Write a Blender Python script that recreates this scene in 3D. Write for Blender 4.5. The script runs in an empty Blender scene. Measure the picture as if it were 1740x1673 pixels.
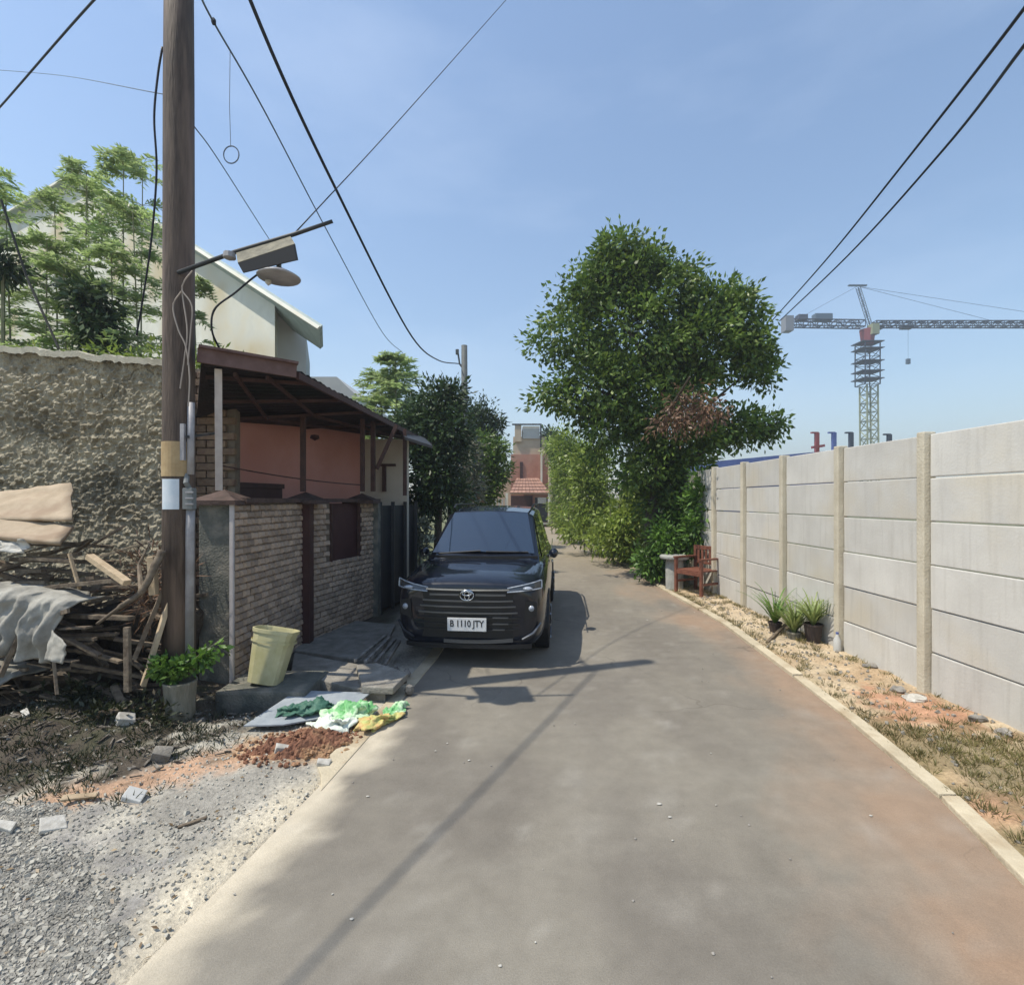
import bpy, bmesh, math, random
import numpy as np
from mathutils import Vector, Matrix, noise, Euler
random.seed(7); rng = np.random.default_rng(7)
S = bpy.context.scene
COL = S.collection
R = math.radians
# ------------------------------------------------------------------ camera, light
cd = bpy.data.cameras.new("camera"); cam = bpy.data.objects.new("camera", cd); COL.objects.link(cam)
cam.location = (0, 0, 1.7); cam.rotation_euler = (R(90), 0, 0)
cd.sensor_fit = 'HORIZONTAL'; cd.sensor_width = 36; cd.lens = 18; cd.shift_y = 13.5/1740
cd.clip_start = .05; cd.clip_end = 3000
S.camera = cam
SUN = Vector((-.5, -.165, 1)).normalized()          # direction towards the sun
w = bpy.data.worlds.new("World"); S.world = w; w.use_nodes = True
wn = w.node_tree.nodes; wl = w.node_tree.links
bg = wn['Background']
sky = wn.new('ShaderNodeTexSky'); sky.sky_type = 'NISHITA'; sky.sun_disc = False
sky.sun_elevation = math.asin(SUN.z); sky.sun_rotation = math.atan2(SUN.x, SUN.y)
sky.air_density = 1.35; sky.dust_density = .5; sky.ozone_density = 2.6
tc = wn.new('ShaderNodeTexCoord'); mp = wn.new('ShaderNodeMapping'); mp.inputs['Scale'].default_value = (1.0, 1.0, 3.2)
nz = wn.new('ShaderNodeTexNoise'); nz.inputs['Scale'].default_value = 1.7; nz.inputs['Detail'].default_value = 7; nz.inputs['Roughness'].default_value = .55
rp = wn.new('ShaderNodeValToRGB'); rp.color_ramp.elements[0].position = .5; rp.color_ramp.elements[1].position = .8
rp.color_ramp.elements[0].color = (0, 0, 0, 1); rp.color_ramp.elements[1].color = (.22, .22, .22, 1)
mx = wn.new('ShaderNodeMixRGB'); mx.inputs[2].default_value = (5.2, 6.0, 7.2, 1)
wl.new(tc.outputs['Generated'], mp.inputs['Vector']); wl.new(mp.outputs[0], nz.inputs['Vector']); wl.new(nz.outputs[0], rp.inputs[0])
wl.new(rp.outputs[0], mx.inputs[0]); wl.new(sky.outputs[0], mx.inputs[1]); wl.new(mx.outputs[0], bg.inputs[0])
bg.inputs[1].default_value = .145
ld = bpy.data.lights.new("sun", 'SUN'); ld.energy = 4.3; ld.angle = R(.55); ld.color = (1, .93, .80)
lo = bpy.data.objects.new("sun", ld); COL.objects.link(lo); lo.rotation_euler = SUN.to_track_quat('Z', 'Y').to_euler()
S.view_settings.view_transform = 'Standard'; S.view_settings.look = 'None'
S.view_settings.gamma = 1; S.view_settings.exposure = 0.34; S.view_settings.use_curve_mapping = False
S.cycles.max_bounces = 6; S.cycles.transparent_max_bounces = 12

# ------------------------------------------------------------------ helpers
def P(px, py, Y): return Vector(((px-870)/870*Y, Y, 1.7-(py-850)/870*Y))
def G(px, py, z=0.0):
    Y = 870*(1.7-z)/(py-850); return Vector(((px-870)/870*Y, Y, z))
def fn(p, s=1.0, o=4): return noise.fractal(Vector(p)*s, 1.0, 2.0, o)

def M(name, c, c2=None, scale=6, rough=.85, streak=None, bump=0, bscale=30, metal=0, objrand=0, coat=0, spec=.4, lo_=.35, hi=.65, c3=None, s3=2, stretch=None, ior=None):
    m = bpy.data.materials.new(name); m.use_nodes = True
    n = m.node_tree.nodes; l = m.node_tree.links; b = n['Principled BSDF']
    b.inputs['Roughness'].default_value = rough; b.inputs['Metallic'].default_value = metal
    b.inputs['Specular IOR Level'].default_value = spec; b.inputs['Coat Weight'].default_value = coat
    b.inputs['Coat Roughness'].default_value = .03
    if ior: b.inputs['IOR'].default_value = ior
    b.inputs['Base Color'].default_value = (*c, 1)
    t = n.new('ShaderNodeTexCoord'); src = t.outputs['Object']
    if stretch:
        mm = n.new('ShaderNodeMapping'); mm.inputs['Scale'].default_value = stretch; l.new(src, mm.inputs[0]); src = mm.outputs[0]
    if objrand:
        oo = n.new('ShaderNodeObjectInfo'); sc = n.new('ShaderNodeVectorMath'); sc.operation = 'MULTIPLY_ADD'; sc.inputs[0].default_value = (1, 1, 1)
        cx = n.new('ShaderNodeCombineXYZ'); mu = n.new('ShaderNodeMath'); mu.operation = 'MULTIPLY'; mu.inputs[1].default_value = 53.0; l.new(oo.outputs['Random'], mu.inputs[0])
        for i in range(3): l.new(mu.outputs[0], cx.inputs[i])
        ad = n.new('ShaderNodeVectorMath'); ad.operation = 'ADD'; l.new(src, ad.inputs[0]); l.new(cx.outputs[0], ad.inputs[1]); src = ad.outputs[0]
    out = None
    if c2:
        a = n.new('ShaderNodeTexNoise'); a.inputs['Scale'].default_value = scale; a.inputs['Detail'].default_value = 8; a.inputs['Roughness'].default_value = .62
        l.new(src, a.inputs['Vector'])
        r = n.new('ShaderNodeValToRGB'); r.color_ramp.elements[0].position = lo_; r.color_ramp.elements[1].position = hi
        r.color_ramp.elements[0].color = (*c, 1); r.color_ramp.elements[1].color = (*c2, 1)
        l.new(a.outputs[0], r.inputs[0]); out = r.outputs[0]
    if c3:
        a = n.new('ShaderNodeTexNoise'); a.inputs['Scale'].default_value = s3; a.inputs['Detail'].default_value = 5
        l.new(src, a.inputs['Vector'])
        r = n.new('ShaderNodeMapRange'); r.inputs[1].default_value = .5; r.inputs[2].default_value = .68; l.new(a.outputs[0], r.inputs[0])
        q = n.new('ShaderNodeMixRGB'); q.inputs[2].default_value = (*c3, 1); q.inputs[1].default_value = (*c, 1)
        if out: l.new(out, q.inputs[1])
        l.new(r.outputs[0], q.inputs[0]); out = q.outputs[0]
    if streak:                                            # rain streaks running down
        mm = n.new('ShaderNodeMapping'); mm.inputs['Scale'].default_value = (1, 7, .45); l.new(src, mm.inputs[0])
        a = n.new('ShaderNodeTexNoise'); a.inputs['Scale'].default_value = 3; a.inputs['Detail'].default_value = 6; l.new(mm.outputs[0], a.inputs['Vector'])
        r = n.new('ShaderNodeMapRange'); r.inputs[1].default_value = .52; r.inputs[2].default_value = .75; r.inputs[4].default_value = .35; l.new(a.outputs[0], r.inputs[0])
        q = n.new('ShaderNodeMixRGB'); q.inputs[2].default_value = (*streak, 1); l.new(out, q.inputs[1]); l.new(r.outputs[0], q.inputs[0]); out = q.outputs[0]
    if objrand:
        oi = n.new('ShaderNodeObjectInfo'); h = n.new('ShaderNodeHueSaturation'); h.inputs['Color'].default_value = (*c, 1)
        r = n.new('ShaderNodeMapRange'); r.inputs[3].default_value = 1-objrand; r.inputs[4].default_value = 1+objrand
        l.new(oi.outputs['Random'], r.inputs[0]); l.new(r.outputs[0], h.inputs['Value'])
        if out: l.new(out, h.inputs['Color'])
        out = h.outputs[0]
    if out: l.new(out, b.inputs['Base Color'])
    if bump:
        a = n.new('ShaderNodeTexNoise'); a.inputs['Scale'].default_value = bscale; a.inputs['Detail'].default_value = 6
        l.new(src, a.inputs['Vector'])
        u = n.new('ShaderNodeBump'); u.inputs['Strength'].default_value = bump; u.inputs['Distance'].default_value = .02
        l.new(a.outputs[0], u.inputs['Height']); l.new(u.outputs[0], b.inputs['Normal'])
    return m

def leafmat(name, dark, light, third=None, transl=.3):
    m = bpy.data.materials.new(name); m.use_nodes = True
    n = m.node_tree.nodes; l = m.node_tree.links; b = n['Principled BSDF']; b.inputs['Roughness'].default_value = .45
    b.inputs['Specular IOR Level'].default_value = .45
    g = n.new('ShaderNodeNewGeometry'); r = n.new('ShaderNodeValToRGB')
    r.color_ramp.elements[0].color = (*dark, 1); r.color_ramp.elements[1].color = (*light, 1)
    if third:
        e = r.color_ramp.elements.new(.93); e.color = (*light, 1); r.color_ramp.elements[2].color = (*third, 1)
    l.new(g.outputs['Random Per Island'], r.inputs[0])
    t = n.new('ShaderNodeTexCoord'); a = n.new('ShaderNodeTexNoise'); a.inputs['Scale'].default_value = 1.6; l.new(t.outputs['Object'], a.inputs['Vector'])
    mr = n.new('ShaderNodeMapRange'); mr.inputs[1].default_value = .3; mr.inputs[2].default_value = .7; mr.inputs[3].default_value = .6; mr.inputs[4].default_value = 1.35
    l.new(a.outputs[0], mr.inputs[0]); h = n.new('ShaderNodeHueSaturation'); l.new(mr.outputs[0], h.inputs['Value']); l.new(r.outputs[0], h.inputs['Color'])
    l.new(h.outputs[0], b.inputs['Base Color'])
    tr = n.new('ShaderNodeBsdfTranslucent'); l.new(h.outputs[0], tr.inputs[0]); mix = n.new('ShaderNodeMixShader'); mix.inputs[0].default_value = transl
    l.new(b.outputs[0], mix.inputs[1]); l.new(tr.outputs[0], mix.inputs[2]); l.new(mix.outputs[0], n['Material Output'].inputs[0])
    return m

def wloc(o):
    v = Vector((0, 0, 0))
    while o: v = v + o.location; o = o.parent
    return v
def tag(o, label=None, cat=None, group=None, kind=None):
    if label: o['label'] = label
    if cat: o['category'] = cat
    if group: o['group'] = group
    if kind: o['kind'] = kind
    return o
def thing(name, loc, label, cat, group=None, rotz=0):
    o = bpy.data.objects.new(name, None); COL.objects.link(o); o.location = loc; o.rotation_euler = (0, 0, rotz)
    o.empty_display_size = .1
    return tag(o, label, cat, group)
def link(name, me, parent=None, loc=(0, 0, 0)):
    o = bpy.data.objects.new(name, me); COL.objects.link(o); o.parent = parent; o.location = loc; return o

class MB:
    def __init__(s): s.v = []; s.f = []
    def add(s, vs, fs):
        k = len(s.v); s.v += [tuple(v) for v in vs]; s.f += [tuple(i+k for i in f) for f in fs]; return s
    def box(s, c, d, rot=None):
        c = Vector(c); vs = []
        for z in (-.5, .5):
            for x, y in ((-.5, -.5), (.5, -.5), (.5, .5), (-.5, .5)):
                p = Vector((x*d[0], y*d[1], z*d[2]))
                if rot: p = rot @ p
                vs.append(c+p)
        return s.add(vs, [(3, 2, 1, 0), (4, 5, 6, 7), (0, 1, 5, 4), (1, 2, 6, 5), (2, 3, 7, 6), (3, 0, 4, 7)])
    def beam(s, a, b, w_, h, up=(0, 0, 1)):
        a = Vector(a); b = Vector(b); d = (b-a); L = d.length; d.normalize(); u = Vector(up)
        x = d.cross(u)
        if x.length < .01: x = d.cross(Vector((0, 1, 0)))
        x.normalize(); u = x.cross(d)
        r = Matrix((x, d, u)).transposed()
        return s.box((a+b)/2, (w_, L, h), r)
    def tube(s, pts, r, n=8, cap=True):
        pts = [Vector(p) for p in pts]; rs = r if isinstance(r, (list, tuple)) else [r]*len(pts)
        k = len(s.v); vs = []
        ref = Vector((.3, .2, 1)).normalized()
        for i, p in enumerate(pts):
            d = (pts[min(i+1, len(pts)-1)]-pts[max(i-1, 0)]).normalized()
            x = d.cross(ref)
            if x.length < .05: x = d.cross(Vector((1, 0, 0)))
            x.normalize(); y = d.cross(x)
            for j in range(n):
                a = 2*math.pi*j/n; vs.append(p+(x*math.cos(a)+y*math.sin(a))*rs[i])
        fs = [(i*n+j, i*n+(j+1) % n, (i+1)*n+(j+1) % n, (i+1)*n+j) for i in range(len(pts)-1) for j in range(n)]
        if cap: fs += [tuple(range(n))[::-1], tuple(range((len(pts)-1)*n, len(pts)*n))]
        return s.add(vs, fs)
    def lathe(s, c, prof, n=20):
        c = Vector(c); vs = [c+Vector((r*math.cos(2*math.pi*j/n), r*math.sin(2*math.pi*j/n), z)) for r, z in prof for j in range(n)]
        fs = [(i*n+j, i*n+(j+1) % n, (i+1)*n+(j+1) % n, (i+1)*n+j) for i in range(len(prof)-1) for j in range(n)]
        return s.add(vs, fs)
    def slab(s, poly, t, nrm=None):                # polygon extruded by t along -normal
        poly = [Vector(p) for p in poly]; n = len(poly)
        if nrm is None: nrm = (poly[1]-poly[0]).cross(poly[2]-poly[0]).normalized()
        q = [p-Vector(nrm)*t for p in poly]
        return s.add(poly+q, [tuple(range(n)), tuple(range(n, 2*n))[::-1]]+[(i, i+n, (i+1) % n+n, (i+1) % n) for i in range(n)])
    def blob(s, c, d, seed=0, n=8, m=6, amp=.25, rot=None):
        vs = []; c = Vector(c)
        for i in range(m+1):
            th = math.pi*i/m
            for j in range(n):
                a = 2*math.pi*j/n; p = Vector((math.sin(th)*math.cos(a), math.sin(th)*math.sin(a), math.cos(th)))
                k = 1+amp*noise.noise(p*1.7+Vector((seed*3.1, seed, 0)))
                p = Vector((p.x*d[0]*k, p.y*d[1]*k, p.z*d[2]*k))
                if rot: p = rot @ p
                vs.append(c+p)
        return s.add(vs, [(i*n+j, i*n+(j+1) % n, (i+1)*n+(j+1) % n, (i+1)*n+j) for i in range(m) for j in range(n)])
    def build(s, name, mat, parent=None, local=False, smooth=False, bevel=0, sub=0, autoorigin=True, fix=True):
        if local: off = Vector((0, 0, 0)); loc = (0, 0, 0)
        elif parent: off = wloc(parent); loc = (0, 0, 0)
        elif autoorigin:
            a = np.array(s.v); off = Vector((float((a[:, 0].min()+a[:, 0].max())/2), float((a[:, 1].min()+a[:, 1].max())/2), float(a[:, 2].min()))); loc = off
        else: off = Vector((0, 0, 0)); loc = (0, 0, 0)
        me = bpy.data.meshes.new(name); me.from_pydata([(v[0]-off.x, v[1]-off.y, v[2]-off.z) for v in s.v], [], s.f)
        if fix:
            bm = bmesh.new(); bm.from_mesh(me); bmesh.ops.remove_doubles(bm, verts=bm.verts, dist=1e-5)
            bmesh.ops.recalc_face_normals(bm, faces=bm.faces)
            if bevel: bmesh.ops.bevel(bm, geom=[e for e in bm.edges if len(e.link_faces) == 2 and e.calc_face_angle(0) > .5], offset=bevel, segments=2, affect='EDGES', profile=.6)
            bm.to_mesh(me); bm.free()
        me.materials.append(mat)
        if smooth: me.shade_smooth()
        o = link(name, me, parent, loc)
        if sub:
            q = o.modifiers.new('s', 'SUBSURF'); q.levels = sub; q.render_levels = sub
        return o

def quads_mesh(name, V, mat, parent=None, kind=None, smooth=False):     # V: (n,4,3) numpy
    n = V.shape[0]
    off = np.array(wloc(parent)) if parent else np.array([V[..., 0].mean(), V[..., 1].mean(), V[..., 2].min()])
    me = bpy.data.meshes.new(name); me.vertices.add(n*4); me.loops.add(n*4); me.polygons.add(n)
    me.vertices.foreach_set('co', (V.reshape(-1, 3)-off).astype(np.float32).ravel())
    me.loops.foreach_set('vertex_index', np.arange(n*4, dtype=np.int32))
    me.polygons.foreach_set('loop_start', np.arange(0, n*4, 4, dtype=np.int32))
    try: me.polygons.foreach_set('loop_total', np.full(n, 4, dtype=np.int32))
    except Exception: pass
    me.update(calc_edges=True); me.materials.append(mat)
    o = link(name, me, parent, (0, 0, 0) if parent else tuple(off))
    if kind: o['kind'] = kind
    return o
def unit(a): return a/np.maximum(np.linalg.norm(a, axis=-1, keepdims=True), 1e-9)
def leafquads(c, d, L, W, up=.6):
    n = len(c); d = unit(d); r = rng.normal(size=(n, 3)); r[:, 2] += up
    s = unit(np.cross(d, r)); L = L[:, None]; W = W[:, None]; nn = unit(np.cross(s, d))
    return np.stack([c, c+d*L*.45+s*W*.5+nn*W*.12, c+d*L, c+d*L*.45-s*W*.5+nn*W*.12], 1)
def foliage(name, lobes, nclump, per, L, W, mat, parent=None, rc=.28, shell=.55, droop=.1, kind=None):
    vol = np.array([a[1][0]*a[1][2] for a in lobes]); idx = rng.choice(len(lobes), nclump, p=vol/vol.sum())
    C = np.array([tuple(a[0]) for a in lobes])[idx]; D = np.array([a[1] for a in lobes])[idx]
    u = unit(rng.normal(size=(nclump, 3))); rr = (shell+(1-shell)*rng.random(nclump))[:, None]
    cc = C+u*D*rr
    m = nclump*per; c0 = np.repeat(cc, per, 0); o = unit(rng.normal(size=(m, 3)))*(rng.random(m)**.5)[:, None]*rc*(.6+.8*rng.random(m))[:, None]
    d = o/rc*1.0+np.repeat(u, per, 0)*.5+rng.normal(size=(m, 3))*.45; d[:, 2] -= droop
    return quads_mesh(name, leafquads(c0+o, d, L*(.6+.8*rng.random(m)), W*(.6+.8*rng.random(m))), mat, parent, kind)

def lob(px, py, rx, ry, Y, ryd=None):
    k = Y/870; return (P(px, py, Y), (rx*k, (ryd if ryd else (rx+ry)/2*k), ry*k))
def sag(a, b, s, n=14):
    a = Vector(a); b = Vector(b); return [a.lerp(b, i/n)-Vector((0, 0, s*4*(i/n)*(1-i/n))) for i in range(n+1)]

# ------------------------------------------------------------------ materials
m_pl = M('rough_plaster', (.20, .17, .115), (.38, .34, .25), 4, bump=.5, bscale=60, c3=(.13, .115, .08), s3=1.4)
m_conc = M('concrete', (.48, .465, .43), (.56, .545, .505), 2.2, streak=(.36, .34, .30), bump=.1, bscale=50, objrand=.09, c3=(.52, .48, .40), s3=1.2)
m_post = M('concrete_post', (.48, .43, .33), (.58, .53, .42), 5, streak=(.34, .29, .2), bump=.3, bscale=50, objrand=.05)
m_kerb = M('kerb_concrete', (.42, .36, .255), (.55, .48, .35), 5, bump=.4, bscale=60, objrand=.07, c3=(.36, .28, .18), s3=3)
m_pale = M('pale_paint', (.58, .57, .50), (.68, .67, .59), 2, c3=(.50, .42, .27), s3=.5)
m_palesh = M('pale_grey_and_shaded_side', (.45, .45, .43), (.5, .5, .48), 2)  # plain pale grey; on the house side wall a shaded copy of pale paint
m_fascia = M('roof_fascia_paint', (.32, .38, .37), (.4, .46, .45), 4)
m_cloth = M('worn_cloth', (.20, .19, .165), (.38, .365, .32), 6, bump=.5, bscale=14, rough=.95)
m_wood = M('weathered_wood', (.09, .065, .045), (.24, .19, .135), 14, bump=.4, bscale=30, objrand=.3)
m_woodl = M('pale_timber', (.36, .27, .17), (.50, .39, .26), 12, bump=.3, bscale=30, objrand=.15)
m_ply = M('cardboard', (.32, .25, .17), (.44, .35, .25), 5, bump=.2, bscale=20, c3=(.30, .22, .15), s3=4)
m_pole = M('pole_brown', (.05, .034, .026), (.11, .078, .058), 8, rough=.7, bump=.4, bscale=25, stretch=(4, 4, .4), c3=(.20, .14, .11), s3=1.5)
m_poleg = M('pole_grey', (.06, .07, .075), (.1, .11, .11), 8, rough=.7)
m_black = M('black_rubber', (.012, .012, .014), rough=.6)
m_wire = M('cable_black', (.012, .014, .022), rough=.6)
m_wireg = M('cable_thin_grey', (.10, .13, .18), rough=.6)
m_wirel = M('cord_pale', (.33, .28, .24), rough=.7)
m_pipe = M('pvc_pipe', (.25, .24, .25), (.36, .35, .36), 8, rough=.5, c3=(.2, .19, .18), s3=3)
m_pvcw = M('white_post', (.48, .43, .42), (.58, .54, .52), 10, rough=.6)
m_paper = M('paper_notice', (.50, .58, .64), (.62, .66, .70), 9, rough=.8)
m_band = M('ochre_paint', (.32, .22, .11), (.42, .31, .17), 10, rough=.8)
m_brick = M('dark_brick', (.16, .10, .07), (.24, .17, .11), 20, bump=.5, bscale=80, objrand=.3)
m_mortar = M('mortar', (.13, .10, .075), (.18, .15, .11), 10, bump=.4)
m_stone = M('cladding_stone', (.30, .22, .165), (.54, .42, .32), 25, bump=.5, bscale=80, objrand=.28)
m_moss = M('mossy_render', (.10, .105, .09), (.17, .165, .14), 6, bump=.6, bscale=60, c3=(.24, .22, .18), s3=6)
m_pink = M('pink_paint', (.52, .24, .19), (.58, .29, .24), 2, c3=(.48, .2, .15), s3=1)
m_cream = M('cream_paint', (.5, .45, .37), (.56, .51, .43), 3)
m_brown = M('brown_paint', (.045, .020, .017), (.075, .035, .028), 10, rough=.6)
m_board = M('board_brown', (.10, .055, .048), (.15, .09, .08), 10, rough=.7, bump=.3)
m_cap = M('cap_brown', (.05, .032, .027), (.095, .06, .05), 10, rough=.8, bump=.3)
m_roof = M('roof_sheet_brown', (.014, .009, .009), (.040, .026, .024), 4, rough=.6, bump=.4, bscale=30, objrand=.55, c3=(.012, .016, .009), s3=2)
m_maroon = M('maroon_metal', (.05, .02, .02), (.07, .03, .027), 5, rough=.5)
m_dark = M('dark_metal', (.02, .022, .025), (.035, .036, .04), 5, rough=.55)
m_slab = M('slab_concrete', (.17, .155, .13), (.29, .27, .235), 6, bump=.5, bscale=50, objrand=.15)
m_sheet = M('grey_sheet', (.24, .27, .30), (.34, .37, .39), 6, rough=.6, bump=.2)
m_sackg = M('green_sack', (.16, .42, .16), (.50, .66, .44), 9, rough=.6, bump=.6, bscale=25, lo_=.45, hi=.55)
m_sackw = M('white_sack', (.62, .68, .58), (.72, .76, .66), 9, rough=.6, bump=.6, bscale=25)
m_sackd = M('dark_green_sack', (.03, .10, .07), (.07, .17, .12), 9, rough=.6, bump=.6, bscale=25)
m_sacko = M('orange_sack', (.42, .50, .16), (.62, .36, .16), 14, rough=.6, bump=.6, bscale=25)
m_soil = M('red_soil', (.14, .06, .035), (.27, .13, .075), 14, bump=.9, bscale=40, c3=(.38, .24, .13), s3=5)
m_white = M('white_foam', (.34, .32, .28), (.56, .54, .49), 16, rough=.8, bump=.3)
m_bin = M('yellow_plastic', (.46, .43, .22), (.58, .54, .34), 5, rough=.45, c3=(.42, .38, .2), s3=4)
m_chair = M('red_wood', (.12, .045, .03), (.21, .085, .055), 14, rough=.5, objrand=.12)
m_tablec = M('stone_table', (.26, .27, .25), (.4, .4, .37), 8, bump=.4)
m_pot = M('black_pot', (.035, .025, .022), (.06, .045, .04), 9, rough=.6)
m_stump = M('stump', (.16, .15, .11), (.26, .24, .19), 9, bump=.6, stretch=(3, 3, .5))
m_bark = M('bark', (.05, .04, .03), (.11, .09, .07), 9, bump=.6, stretch=(3, 3, .6))
m_stem = M('pale_stem', (.16, .17, .10), (.26, .25, .15), 9)
m_stemd = M('dark_stem', (.03, .03, .025))
m_tile = M('clay_roof', (.27, .15, .11), (.36, .21, .16), 9, objrand=.12)
m_redw = M('brick_red_wall', (.34, .15, .10), (.44, .22, .16), 1.2, c3=(.42, .27, .2), s3=.5)
m_beige = M('beige_wall', (.42, .33, .24), (.5, .41, .31), 1)
m_gravel = M('gravel', (.19, .18, .155), (.34, .325, .285), 9, bump=.3)
m_gravel2 = M('gravel_pale', (.33, .31, .265), (.45, .43, .37), 9, bump=.3)
m_rub = M('rubble', (.12, .11, .10), (.30, .28, .25), 9, bump=.5, objrand=.3)
m_blue = M('blue_sheet', (.06, .09, .26), (.10, .14, .34), 3, rough=.6)
m_red = M('red_paint', (.24, .06, .06), rough=.6)
m_crane = M('crane_paint', (.09, .13, .17), rough=.6)
m_crd = M('crane_dark', (.05, .06, .08), rough=.6)
m_crp = M('crane_pale', (.26, .28, .17), rough=.6)
m_cweight = M('counterweight', (.2, .21, .23), rough=.8)
m_plast = M('plastic_grey', (.16, .17, .17), rough=.5)
l_tree = leafmat('leaf_dark', (.055, .11, .018), (.17, .25, .045), (.30, .36, .14), transl=.3)
l_hedge = leafmat('leaf_bright', (.13, .20, .03), (.32, .40, .08), transl=.4)
l_left = leafmat('leaf_deep', (.02, .042, .014), (.065, .11, .03), (.20, .24, .17), transl=.2)
l_feath = leafmat('leaf_feather', (.26, .36, .12), (.44, .54, .24), transl=.5)
l_dead = leafmat('leaf_dead', (.10, .05, .028), (.25, .15, .09), transl=.2)
l_plant = leafmat('leaf_strap', (.10, .17, .035), (.34, .40, .14), (.55, .6, .4), transl=.35)
l_vine = leafmat('leaf_vine', (.035, .085, .012), (.16, .30, .05), transl=.3)
l_grass = leafmat('grass_blades', (.12, .12, .035), (.26, .22, .10), (.42, .33, .18), transl=.3)
l_grassd = leafmat('weed_blades', (.018, .026, .010), (.042, .05, .018), (.14, .11, .07), transl=.2)

# ------------------------------------------------------------------ ground and road
RL = [(-8, -2.6), (.3, -1.62), (1.8, -1.36), (2.69, -1.2), (3.44, -1.08), (4.35, -.95), (5.48, -.82), (8, -.72), (12, -.6), (20, -.2), (34, .55), (60, 1.5)]
RR = [(-8, 1.3), (1.0, 1.88), (2.37, 2.32), (3.2, 2.5), (4.35, 2.64), (7, 2.88), (10.4, 2.86), (15.6, 3.02), (22.8, 2.9), (34, 2.4), (60, 3.0)]
def edge(t, y): return np.interp(y, [a[0] for a in t], [a[1] for a in t])
def gz(x, y):
    l = edge(RL, y); r = edge(RR, y); z = 0
    if y < .7 or y > 14: return -.03
    if l-.02 < x < r+.02: return -.035
    d = max(l-x, x-r)
    n = fn((x, y, 0), 1.3, 5)
    if x > r:
        z = -.01+min(d/.25, 1)*(.045+.03*n)+.012*fn((x, y, 5), 9, 3)
    else:
        z = min(d/.3, 1)*(.012+.03*n)-.012+.010*fn((x, y, 5), 10, 3)
        z += .16*math.exp(-((x+3.3)/.95)**2-((y-3.9)/.75)**2)*(1+.5*n)+min(d/.5, 1)*.02*fn((x, y, 9), 5, 4)*(1 if x < -1.9 else .3)
        a = (x+1.85)/.62; b = (y-4.42-.35*(x+1.85))/.30
        k = max(0, 1-(a*a)**2-(b*b)**2); z -= .30*min(1, k*1.6)*min(1, d/.25)
    return z
def col_mix(c, t, k): return [a+(b-a)*k for a, b in zip(c, t)]
def gb(x, y, cx, cy, rx, ry, n, sharp=1.0):
    q = ((x-cx)/rx)**2+((y-cy)/ry)**2+n*1.1
    return max(0, min(1, (1.15-q)*1.6*sharp))
def seg(x, y, a, b):
    ax, ay = a; bx, by = b; dx = bx-ax; dy = by-ay; t = max(0, min(1, ((x-ax)*dx+(y-ay)*dy)/(dx*dx+dy*dy)))
    return math.hypot(x-ax-dx*t, y-ay-dy*t)
def gcol(x, y):
    n = fn((x, y, 2), 2.2, 5); n2 = fn((x, y, 7), 6, 5); r = edge(RR, y); l = edge(RL, y)
    if x > (l+r)/2:
        c = [.44, .32, .20]
        c = col_mix(c, [.50, .40, .27], max(0, min(1, .5+n*1.3)))
        c = col_mix(c, [.45, .23, .14], gb(x, y, 3.25, 4.05, .4, .55, n2)*.8)
        c = col_mix(c, [.46, .25, .15], gb(x, y, 2.75, 2.75, .3, .2, n2)*.7)
        c = col_mix(c, [.17, .14, .07], max(gb(x, y, 3.0, 3.3, .6, .55, n2*1.3), gb(x, y, 2.75, 2.45, .5, .22, n2))*.65)
        c = col_mix(c, [.22, .19, .08], max(0, min(1, (1-(x-r)/.22)))*max(0, min(1, .45+n2*1.5))*.8)
        c = col_mix(c, [.54, .44, .31], gb(x, y, 3.3, 7.2, .5, 1.6, n2)*.8)
        if y > 9.5: c = col_mix(c, [.10, .12, .05], min(1, (y-9.5)/2))
    else:
        c = [.33, .31, .27]
        c = col_mix(c, [.46, .43, .36], max(0, min(1, .5+n*1.2)))
        c = col_mix(c, [.24, .23, .225], gb(x, y, -2.7, 2.0, 1.1, .75, n2)*.7)
        c = col_mix(c, [.50, .29, .17], max(0, min(1, (.20-seg(x, y, (-2.55, 2.85), (-1.45, 3.65))+n2*.14)*8))*.75)
        c = col_mix(c, [.42, .27, .15], gb(x, y, -1.45, 3.55, .5, .28, n2)*.7)
        c = col_mix(c, [.62, .55, .42], max(0, min(1, (.30-abs(x-l)+n*.15)*4.5))*(1 if y < 3.7 else .2)*.9)
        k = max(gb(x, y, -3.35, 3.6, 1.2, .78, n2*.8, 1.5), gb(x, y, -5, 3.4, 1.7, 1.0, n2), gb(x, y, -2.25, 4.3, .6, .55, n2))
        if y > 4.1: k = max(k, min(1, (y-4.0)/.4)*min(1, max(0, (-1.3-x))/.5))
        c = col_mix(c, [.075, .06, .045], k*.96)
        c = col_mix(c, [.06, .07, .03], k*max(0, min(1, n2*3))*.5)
    if y > 14 or x < -8 or x > 6: c = [.14, .15, .08]
    return c
xs = np.concatenate([[-400, -200, -90, -30, -14, -9], np.arange(-7, 4.6, .045), [5, 6, 9, 15, 40, 120, 400]])
ys = np.concatenate([[-100, -60, -12, -3, 0, .5], np.arange(.8, 6.2, .045), np.arange(6.25, 14.2, .15), [15, 18, 24, 34, 60, 120, 500]])
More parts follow.
